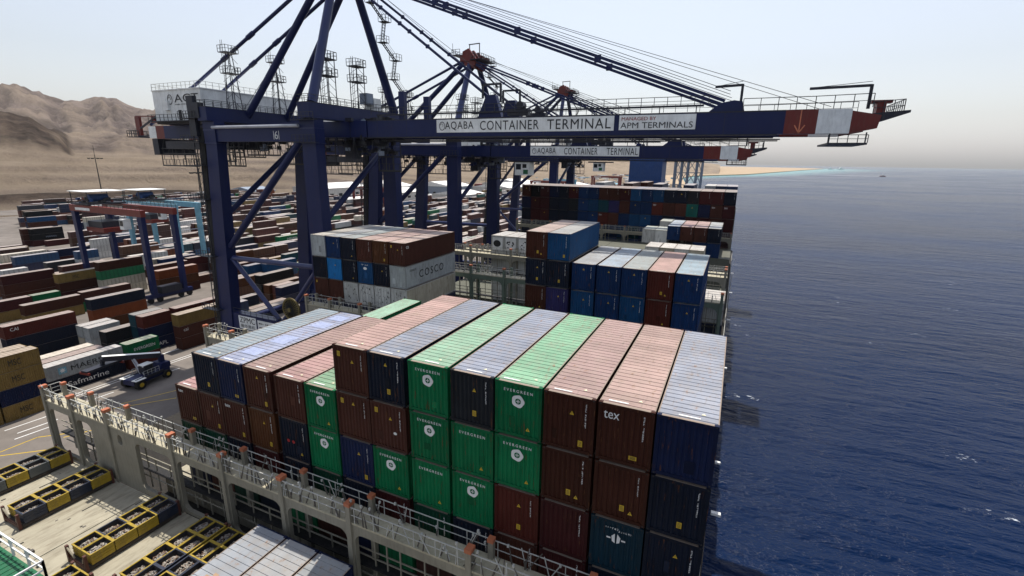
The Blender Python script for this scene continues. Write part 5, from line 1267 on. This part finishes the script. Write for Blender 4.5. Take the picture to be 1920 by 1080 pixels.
yard(-333, 113, 3, ['blue', 'dark brown', 'navy'], CL, ['teal-blue container with white edge in the farthest left stack', 'dark brown container in the farthest left stack', 'navy container at the foot of the farthest left stack'])
yard(-338, 114, 4, ['black', 'dark brown', 'navy', 'navy'], CL, ['black container highest in the farthest left stack', 'dark brown container second in the farthest left highest stack', 'navy container third in the farthest left highest stack', 'navy container at the foot of the farthest left highest stack'])
yard(-262, 106, 2, ['grey', 'grey'], CL, ['blue-grey container with two round badges right of the near black stack', 'blue-grey container under the one with round badges'])

yard(-211.5, 150, 2, ['pink', 'brown'], 6.06, ['magenta pink container lettered ONE between the crane front legs', 'brown container under the magenta pink one'], [(0, 'ONE', 'white', 1.2, 3.6, .7, 1.9)])
yard(-161.5, 131, 3, ['green', 'red brown', 'red brown'], CL, ['green container lettered EVERGREEN on a tall stack between the crane front legs', 'red-brown container under the green one between the crane front legs', 'red-brown container at the foot under that green one'], [(0, 'EVERGREEN', 'white', 4.4, 10.2, .9, 1.7)])
yard(-210, 163, 3, ['orange', 'tan', 'brown'], CL, ['orange container topping a stack between the crane front legs', 'tan container under the topmost orange one', 'brown container at the foot under the topmost orange one'])
yard(-136, 102, 2, ['tan', 'maroon'], CL, ['long tan container with cream roof between the crane front legs', 'maroon container under the long tan one between the legs'])
yard(-137, 116, 2, ['orange', 'brown'], 6.06, ['short orange container in line beyond the long tan one', 'brown container under the short orange one'])
# procedural yard blocks
VIS_TOP = [(0, 2000), (60, 720), (230, 690), (355, 650), (420, 620), (575, 570), (577, 437), (640, 415), (850, 428), (853, 470), (915, 470), (915, 440), (978, 440), (978, 346), (1390, 346), (1391, -10), (1920, -10)]
def project(p):
    d = Vector(p)-CAM; z = d.dot(CF)
    if z < 1: return None
    return 960+F*d.dot(CR)/z, 540-F*d.dot(CU)/z
def hidden_y(px):
    for (a, p), (b_, q) in zip(VIS_TOP[:-1], VIS_TOP[1:]):
        if a <= px <= b_: return p+(q-p)*(px-a)/max(1e-6, b_-a)
    return 0
HANDX = [(-203, -215, 146, 178), (-154, -165, 128, 145), (-128, -139, 98, 124), (-98, -134, 40, 76), (-82, -98, 0, 60), (-86, -116, 20, 42), (-116, -173, 24, 62), (-134, -150, 62, 82), (-183, -210, 66, 98), (-258, -345, 60, 132)]
cand = []; r = random.Random(21)
WT = [('brown', 16), ('red brown', 30), ('maroon', 7), ('dark brown', 4), ('navy', 12), ('dark navy', 8), ('orange', 7), ('orange brown', 8), ('tan', 6), ('green', 6), ('teal', 5), ('grey', 6), ('white', 4), ('cream', 3), ('blue', 8), ('deep blue', 6), ('sea green', 3), ('black', 2)]
bag = [c for c, k in WT for _ in range(k)]
block = 0; x = -92.0
while x > -470:
    for row in range(6):
        xr = x-row*2.72
        y = 44+((row*3) % 5)*.4
        run = r.choice(bag)
        while y < 760:
            L = 6.06 if r.random() < .22 else CL
            if r.random() < .45: run = r.choice(bag)
            dens = .97 if y < 330 else .86
            n = r.choices((0, 1, 2, 3, 4), ((1-dens)*1.6, .7, 1.2, 1.0, .16))[0]
            q_ = project((xr, y+L/2, QZ))
            if q_ and q_[0] < 165 and 424 < q_[1] < 500: n = 0        # open asphalt
            if xr < -345 and (y > 330 or (q_ and q_[0] < 60)): n = 0
            if y > 330 and xr < -230: n = 0                          # warehouses
            if any(a >= xr >= b_ and p < y+L*.5 < q for a, b_, p, q in HANDX): n = 0
            for t in range(n):
                cand.append((xr, y, t, n, L, run if r.random() < .6 else r.choice(bag), block))
            y += L+.45
            if int(y/66) != int((y-L)/66): y += 7
    x -= 6*2.72+9.5; block += 1
scored = []
for cd in cand:
    xr, y, t, n, L, col, bl = cd
    q = project((xr, y+L/2, QZ+2.76*(t+1)))
    if not q or q[0] < -20 or q[0] > 1500: continue
    if q[1] > hidden_y(q[0])+4: continue
    dist = (Vector((xr, y, QZ))-CAM).length
    vis = 1 if t == n-1 else .6
    scored.append((vis*L/dist**1.5, q, cd))
scored.sort(key=lambda s: -s[0])
NIND = 26
def zone(px):
    if px < 155: return 'left of the red gantry'
    if px < 340: return 'around the red gantry'
    if px < 440: return 'beside the crane front leg'
    if px < 575: return 'between the crane front legs'
    if px < 720: return 'between nearest and second crane'
    if px < 860: return 'behind the second crane legs'
    return 'beyond the second crane'
indiv = scored[:NIND]; cnt = {}
for s in sorted(indiv, key=lambda s: (s[1][0])):
    xr, y, t, n, L, col, bl = s[2]
    key = (col, zone(s[1][0])); k = cnt.get(key, 0); cnt[key] = k+1
    top = 'with pale roof on top of its stack' if t == n-1 else 'lower in its stack'
    kk = ('yard', L)
    if kk not in ME: ME[kk] = mono_mesh(L, 2.72, 2.44)
    o = link('shipping_container', ME[kk], None, (xr-1.22, y, QZ+2.76*t+.02)); o.color = jit(PAL[col][0], .2)
    tag(o, f'{col} yard container {zone(s[1][0])}, {ORD[k] if k < 20 else "last"} {col} one from the left', 'shipping container', YC)
    if col == 'green' and L > 7: fit_text('EVERGREEN', 'white', 5.0, 10.5, 1.235, .9, 1.7, o, facing='side')
# the rest: one object of kind stuff, colours in an attribute
for s in scored[NIND:]:
    xr, y, t, n, L, col, bl = s[2]; rest_box(xr, y, QZ+2.76*t+.03, L, col)
me = D.meshes.new('far_containers'); me.from_pydata(V, [], Fc)
ca = me.color_attributes.new('paint', 'FLOAT_COLOR', 'CORNER'); ca.data.foreach_set('color', FCOL)
mt, n, b = newmat('far_container_paint'); at = N(n, 'ShaderNodeAttribute', attribute_name='paint')
tt = ramp(n, noise(n, .5, 5, .65, coords(n)).outputs[0], [(.3, .75), (.75, 1.15)])
n.links.new(mix(n, 1.0, at.outputs['Color'], tt, 'MULTIPLY'), b.inputs['Base Color']); b.inputs['Roughness'].default_value = .55
me.materials.append(mt); me.update()
tag(link('far_containers', me), 'hundreds of small red, brown, blue and white containers filling the far yard', 'shipping container', kind='stuff')

# ------------------------------------------------------------------ yard gantries
def rtg(x0, x1, y0, y1, h, label, beam, legk, detail=True):
    o = empty('yard_gantry', label, 'yard gantry crane', ((x0+x1)/2, (y0+y1)/2, QZ), 'rubber-tyred gantries in the yard')
    ox, oy, oz = o.location
    def P(mb, n): p = mb.build(n, o); p.location = (-ox, -oy, -oz); return p
    zt = QZ+h
    for x in (x0, x1):
        for y in (y0, y1):
            mb = MB(); mb.frustum((x-.75, y-.55), (x+.75, y+.55), QZ+2.2, (x-.95, y-.6), (x+.95, y+.6), zt-1.9, legk); P(mb, 'leg')
            for d in (-1.3, 1.3):
                mb = MB(); mb.tube((x-.35, y+d, QZ+.82), (x+.35, y+d, QZ+.82), .8, 'tyre', 16); P(mb, 'wheel')
        mb = MB(); mb.box((x-.6, y0-2.2, QZ+1.5), (x+.6, y1+2.2, QZ+2.6), legk); mb.box((x-1.4, y0+1.5, QZ+2.6), (x+1.4, y1-1.5, QZ+4.6), 'crane_dk'); P(mb, 'sill_beam')
        mb = MB(); mb.tube((x, y0, QZ+h*.62), (x, y1, QZ+h*.62), .15, 'steel'); P(mb, 'tie_tube')
    for y in (y0, y1):
        mb = MB(); mb.box((x0-1.3, y-.65, zt-1.9), (x1+1.3, y+.65, zt), beam); mb.box((x0+2, y-.68, zt-1.5), (x0+10, y-.66, zt-.7), 'sign'); P(mb, 'main_beam')
    if detail:
        mb = MB(); mb.rail([(x0-1.2, y0-.6, zt), (x1+1.2, y0-.6, zt)], 1.1, 2, 'raildk', .04); mb.rail([(x0-1.2, y1+.6, zt), (x1+1.2, y1+.6, zt)], 1.1, 2, 'raildk', .04); P(mb, 'guard_rail')
        mb = MB(); xt = x0+3
        mb.box((xt-2.6, y0-.8, zt+.2), (xt+7, y1+.8, zt+.6), 'crane_dk'); mb.tube((xt+2, (y0+y1)/2-2.5, zt+2), (xt+2, (y0+y1)/2+2.5, zt+2), 1.2, 'blue', 14)
        for x in (xt-2.4, xt+6.6):
            for y in (y0-.5, y1+.5): mb.bar((x, y, zt+.6), (x, y, zt+4.1), .2, .2, 'raildk')
        r_ = random.Random(5)
        for _ in range(22): mb.cbox((xt+r_.uniform(-2, 6), r_.uniform(y0, y1), zt+r_.uniform(.7, 1.8)), (r_.uniform(.4, 1.6), r_.uniform(.4, 1.4), r_.uniform(.4, 1.0)), r_.choice(('crane_dk', 'crane_red', 'blue', 'raildk')))
        P(mb, 'trolley')
        mb = MB(); mb.box((xt-2.9, y0-1, zt+4.1), (xt+7.1, y1+1, zt+4.25), 'sign'); P(mb, 'sun_roof')
        mb = MB(); mb.box((xt-.5, y0+1, zt-8.2), (xt+9, y1-1, zt-6.9), 'crane_red'); mb.box((xt+.2, y0+1.3, zt-6.9), (xt+8, y1-1.3, zt-5.0), 'crane_dk')
        for x in (xt, xt+8.4):
            for y in (y0+1.2, y1-1.2): mb.bar((x, y, zt-6.9), (x, y, zt), .08, .08, 'raildk')
        P(mb, 'spreader')
        mb = MB(); mb.box((x1-6, y0-2.6, zt-5.6), (x1-4, y0-.7, zt-2.6), 'house'); mb.box((x1-5.8, y0-2.63, zt-4.6), (x1-4.2, y0-2.6, zt-3), 'glass'); P(mb, 'operator_cab')
    return o
rtg(-167.5, -133.2, 62.2, 71.0, 27.4, 'red beamed yard gantry with dark blue legs and a white sun roof', 'crane_red', 'crane')
rtg(-193, -164.0, 90.2, 98.6, 25.6, 'light blue yard gantry behind the red one', 'ltblue', 'ltblue')
for i, (x0, x1, y, h, lab) in enumerate(((-160, -128, 420, 24, 'distant red yard gantry left of the square-framed one'), (-128, -98, 520, 27, 'distant red yard gantry framing the desert slope like a doorway'), (-262, -232, 290, 20, 'distant red yard gantry behind the second crane'))):
    rtg(x0, x1, y, y+9, h, lab, 'crane_red', 'crane_red', False)
for i, (x0, x1, y, lab) in enumerate(((-185, -150, 520, 'distant light blue yard gantry beside the red ones'), (-100, -70, 640, 'distant light blue yard gantry near the blue funnel'))): rtg(x0, x1, y, y+9, 22, lab, 'ltblue', 'ltblue', False)

# ------------------------------------------------------------------ reach stacker at the grey container
o = empty('reach_stacker', 'dark blue reach stacker with raised boom beside the grey MAERSK container', 'reach stacker', (-79.0, 29.4, QZ)); o.rotation_euler = (0, 0, R_(8))
mb = MB(); mb.box((-1.35, -3.6, .9), (1.35, 3.6, 1.9), 'crane'); mb.prism([(-1.3, 1.6, 1.9), (-1.3, 3.9, 1.9), (-1.3, 3.9, 3.0), (-1.3, 2.2, 3.1)], (2.6, 0, 0), 'crane'); mb.box((-1.6, -3.3, 1.5), (-1.3, 2.2, 2.0), 'crane_dk'); mb.box((1.3, -3.3, 1.5), (1.6, 2.2, 2.0), 'crane_dk'); mb.build('chassis', o)
for x in (-1.55, 1.55):
    mb = MB(); mb.tube((x-.55, -2.7, .9), (x+.55, -2.7, .9), .9, 'tyre', 20); mb.tube((x-.57, -2.7, .9), (x+.57, -2.7, .9), .42, 'yellow', 12); mb.build('wheel', o)
    mb = MB(); mb.tube((x-.35, 2.7, .8), (x+.35, 2.7, .8), .8, 'tyre', 20); mb.tube((x-.37, 2.7, .8), (x+.37, 2.7, .8), .35, 'yellow', 12); mb.build('wheel', o)
    mb = MB(); mb.box((x-.62, -3.7, 1.86), (x+.62, -1.7, 1.95), 'sign'); mb.build('fender', o)
mb = MB(); mb.box((-.75, -.9, 1.9), (.75, .9, 3.7), 'crane_dk'); mb.box((-.76, -.7, 2.7), (.76, .7, 3.5), 'glass'); mb.box((-.8, -1, 3.7), (.8, 1, 3.8), 'sign'); mb.build('cab', o)
mb = MB(); p0, p1 = Vector((0, 3.2, 4.4)), Vector((-4.6, -4.2, 5.9)); mb.bar(p0, p1, .9, .9, 'crane_dk'); mb.bar(p0+Vector((0, 0, .48)), p1+Vector((0, 0, .48)), .85, .05, 'sign'); mb.bar((0, 3.2, 2.9), p0, .7, .8, 'crane'); mb.tube((.5, -.8, 1.9), p0.lerp(p1, .5), .16, 'steel', 8); mb.tube((-.5, -.8, 1.9), p0.lerp(p1, .5)+Vector((-.5, 0, 0)), .16, 'steel', 8); mb.build('boom', o)
mb = MB(); mb.bar((-4.6, -4.2, 5.8), (-4.7, -4.3, 4.6), .5, .5, 'crane_dk'); mb.box((-5.6, -7.4, 4.3), (-4.0, -1.2, 4.7), 'crane_dk')
for y in (-7.3, -1.3): mb.box((-6.0, y-.15, 4.0), (-3.6, y+.15, 4.4), 'crane_red')
mb.build('spreader', o)
mb = MB(); mb.box((-1.25, 3.62, 1.0), (1.25, 3.66, 1.6), 'crane_red')
for x in (-1.0, -.2, .6): mb.box((x, 3.66, 1.0), (x+.4, 3.68, 1.6), 'white')
mb.build('warning_stripe', o)
for x in (-.7, .5): mb = MB(); mb.box((x, -1.05, 3.5), (x+.25, -.95, 3.68), 'white'); mb.build('work_light', o)
mb = MB(); mb.rail([(-1.5, -1.6, 2.0), (-1.5, 1.4, 2.0)], 1.0, .8, 'rail', .03); mb.rail([(1.5, -1.6, 2.0), (1.5, 1.4, 2.0)], 1.0, .8, 'rail', .03); mb.build('guard_rail', o)
# quay edge odds and ends
o = empty('cable_reel', 'large khaki fan-spoked cable reel at the seaside foot of the nearest crane', 'cable reel', (-42.6, 33, -13.2))
mb = MB(); n = 26
for i in range(n):
    a = 2*math.pi*i/n; b_ = 2*math.pi*(i+1)/n; R0 = 1.8
    mb.bar((0, 0, 0), (R0*math.cos(a), .35, R0*math.sin(a)), .09, .09, 'gap'); mb.bar((R0*math.cos(a), .35, R0*math.sin(a)), (R0*math.cos(b_), .35, R0*math.sin(b_)), .16, .3, 'khaki')
    mb.add([(0, .12, 0), (R0*math.cos(a), .42, R0*math.sin(a)), (R0*math.cos(b_), .42, R0*math.sin(b_))], [(0, 2, 1)], 'khaki')
mb.tube((0, -.2, 0), (0, .6, 0), .35, 'khaki', 12); mb.build('drum', o)
mb = MB(); mb.box((-.3, .6, -18.7), (.3, 1.1, .3), 'crane'); mb.build('stand', o)
def truck(x, y, label, col, rot=0):
    o = empty('port_truck', label, 'truck', (x, y, QZ), 'trucks on the quay'); o.rotation_euler = (0, 0, rot)
    mb = MB(); mb.box((-1.2, -2.2, .9), (1.2, 0, 1.1), 'crane_dk'); mb.box((-1.15, -2.3, 1.1), (1.15, -.3, 3.0), col); mb.box((-1.0, -2.33, 2.0), (1.0, -2.3, 2.8), 'glass'); mb.build('cab', o)
    mb = MB(); mb.box((-1.2, 0, 1.1), (1.2, 11.5, 1.35), 'crane_dk'); mb.build('trailer', o)
    for yy in (-1.5, 1.2, 9.2, 10.4):
        for x_ in (-1.0, 1.0): mb = MB(); mb.tube((x_-.2, yy, .5), (x_+.2, yy, .5), .5, 'tyre', 12); mb.build('wheel', o)
truck(-45, 19, 'white cabbed port truck on the quay seen through the first lashing bridge', 'house')
truck(-232, 118, 'pale green trailer truck alone on the open asphalt at the left', 'palegrey', R_(-100))
for i, (x, y, k) in enumerate(((-60, 45, 'house'), (-71, 88, 'blue'), (-76, 130, 'crane_red'), (-62, 150, 'house'), (-72, 190, 'yellow'))):
    truck(x, y, f'port truck with {["white", "blue", "red", "white", "yellow"][i]} cab on the apron lane, {ORD[i]} from the camera', k)
# high mast lights
for i, (x, y, h_, lab) in enumerate(((-545, 252, 42, 'high mast light standing before the sand terraces at the left'), (-330, 210, 34, 'high mast light behind the red yard gantry'), (-255, 330, 34, 'high mast light between the crane legs'))):
    o = empty('high_mast_light', lab, 'light mast', (x, y, QZ), 'high mast lights of the yard')
    mb = MB(); mb.tube((0, 0, 0), (0, 0, h_), .55, 'gap', 8, .28); mb.build('pole', o)
    mb = MB()
    for k in range(8): a = k*math.pi/4; mb.bar((0, 0, h_-3), (5.2*math.cos(a), 5.2*math.sin(a), h_-3), .35, .35, 'gap'); mb.cbox((5.2*math.cos(a), 5.2*math.sin(a), h_-3.3), (1.3, 1.3, .9), 'gap')
    mb.tube((0, 0, h_), (.4, 0, h_+9), .16, 'gap', 6); mb.build('lamp_ring', o)
# warehouses and low buildings beyond the yard
def shed(x, y, w_, l_, h_, rot, label, wall='wall', roof='roofw'):
    o = empty('warehouse', label, 'warehouse', (x, y, QZ), 'low buildings beyond the yard'); o.rotation_euler = (0, 0, R_(rot))
    mb = MB(); mb.box((0, 0, 0), (w_, l_, h_), wall); mb.build('wall', o)
    mb = MB(); mb.prism([(-.6, -.6, h_), (w_+.6, -.6, h_), (w_/2, -.6, h_+w_*.09)], (0, l_+1.2, 0), roof); mb.build('roof', o)
    n = max(2, int(w_/9))
    for k in range(n): mb = MB(); x0 = w_*(k+.3)/n; mb.box((x0, -.06, 0), (x0+3.6, 0, min(4.5, h_*.7)), 'gap'); mb.build('door', o)
    for k in range(max(2, int(l_/12))): mb = MB(); mb.box((w_, 4+k*12, h_*.35), (w_+.06, 9+k*12, h_*.6), 'glass'); mb.build('window', o)
shed(-392, 345, 46, 60, 13, 0, 'large white warehouse left of the second crane leg'); shed(-330, 372, 40, 55, 9, 0, 'white warehouse with long pale roof behind the nearest crane')
shed(-300, 300, 22, 26, 8, 0, 'small cubic white building before the large warehouse'); shed(-255, 392, 36, 44, 9, 0, 'low white warehouse seen between the second crane legs')
shed(-345, 480, 60, 50, 11, 0, 'wide grey warehouse at the back of the yard', 'palegrey'); shed(-280, 520, 50, 60, 10, 0, 'white roofed hall behind the second crane')
shed(-210, 600, 44, 60, 10, 0, 'pale hall left of the distant red gantries'); shed(-430, 470, 70, 40, 9, 0, 'long pale shed under the sand slope', 'wall')
shed(-180, 720, 30, 40, 9, 0, 'light blue roofed hall among the distant gantries', 'wall', 'ltblue'); shed(-470, 330, 40, 26, 8, 0, 'grey green shed hanging below the crane back end', 'palegrey', 'palegrey')
shed(-120, 760, 40, 50, 8, 0, 'low pale hall beneath the doorway-like red gantry'); shed(-330, 640, 70, 60, 9, 0, 'far white hall at the foot of the desert')
# low port clutter beyond the yard: one object
mb = MB(); r = random.Random(33)
for _ in range(420):
    y = r.uniform(420, 1500); x = -40-r.uniform(.05, .42)*y-r.uniform(0, 120)
    s = r.uniform(3, 14); h_ = r.uniform(2, 7)
    mb.box((x, y, QZ-.5), (x+s, y+s*r.uniform(.5, 1.5), QZ+h_), r.choice(('wall', 'roofw', 'palegrey', 'sandbox', 'ltblue', 'crane_red', 'roofw', 'sign')))
tag(mb.build('port_buildings'), 'far low port buildings and vehicles reading as one pale clutter', 'buildings', kind='stuff')
# boats
def boat(x, y, L, rot, label, k):
    o = empty('boat', label, 'boat', (x, y, SEA), 'boats on the open water'); o.rotation_euler = (0, 0, R_(rot))
    mb = MB(); b_ = L*.16; mb.prism([(-L/2, -b_, 0), (L*.25, -b_, 0), (L/2, 0, 0), (L*.25, b_, 0), (-L/2, b_, 0)], (0, 0, L*.13), k); mb.build('hull', o)
    mb = MB(); mb.box((-L*.25, -b_*.7, L*.13), (L*.12, b_*.7, L*.30), 'house'); mb.box((L*.12, -b_*.6, L*.2), (L*.125, b_*.6, L*.28), 'glass'); mb.build('cabin', o)
    mb = MB(); mb.tube((-L*.1, 0, L*.3), (-L*.1, 0, L*.55), L*.012, 'house'); mb.build('mast', o)
boat(568, 2530, 22, 8, 'small red boat with a white wake on the open sea', 'crane_red')
boat(800, 5560, 50, 0, 'white boat off the tip of the sand spit', 'house'); boat(905, 5700, 60, 20, 'white boat farther out from the sand spit', 'house')
mb = MB(); mb.prism([(556, 2528, SEA+.01), (556, 2532, SEA+.01), (440, 2540, SEA+.01), (300, 2580, SEA+.01), (440, 2520, SEA+.01)], (0, 0, .1), 'foam'); structure(mb, 'wake')
# haze
mb = MB(); mb.box((-6900, -2900, SEA-2.5), (13900, 13900, 700), 'hazem'); h = mb.build('haze'); tag(h, kind='stuff')
h.data.materials[0] = D.materials['haze_air']
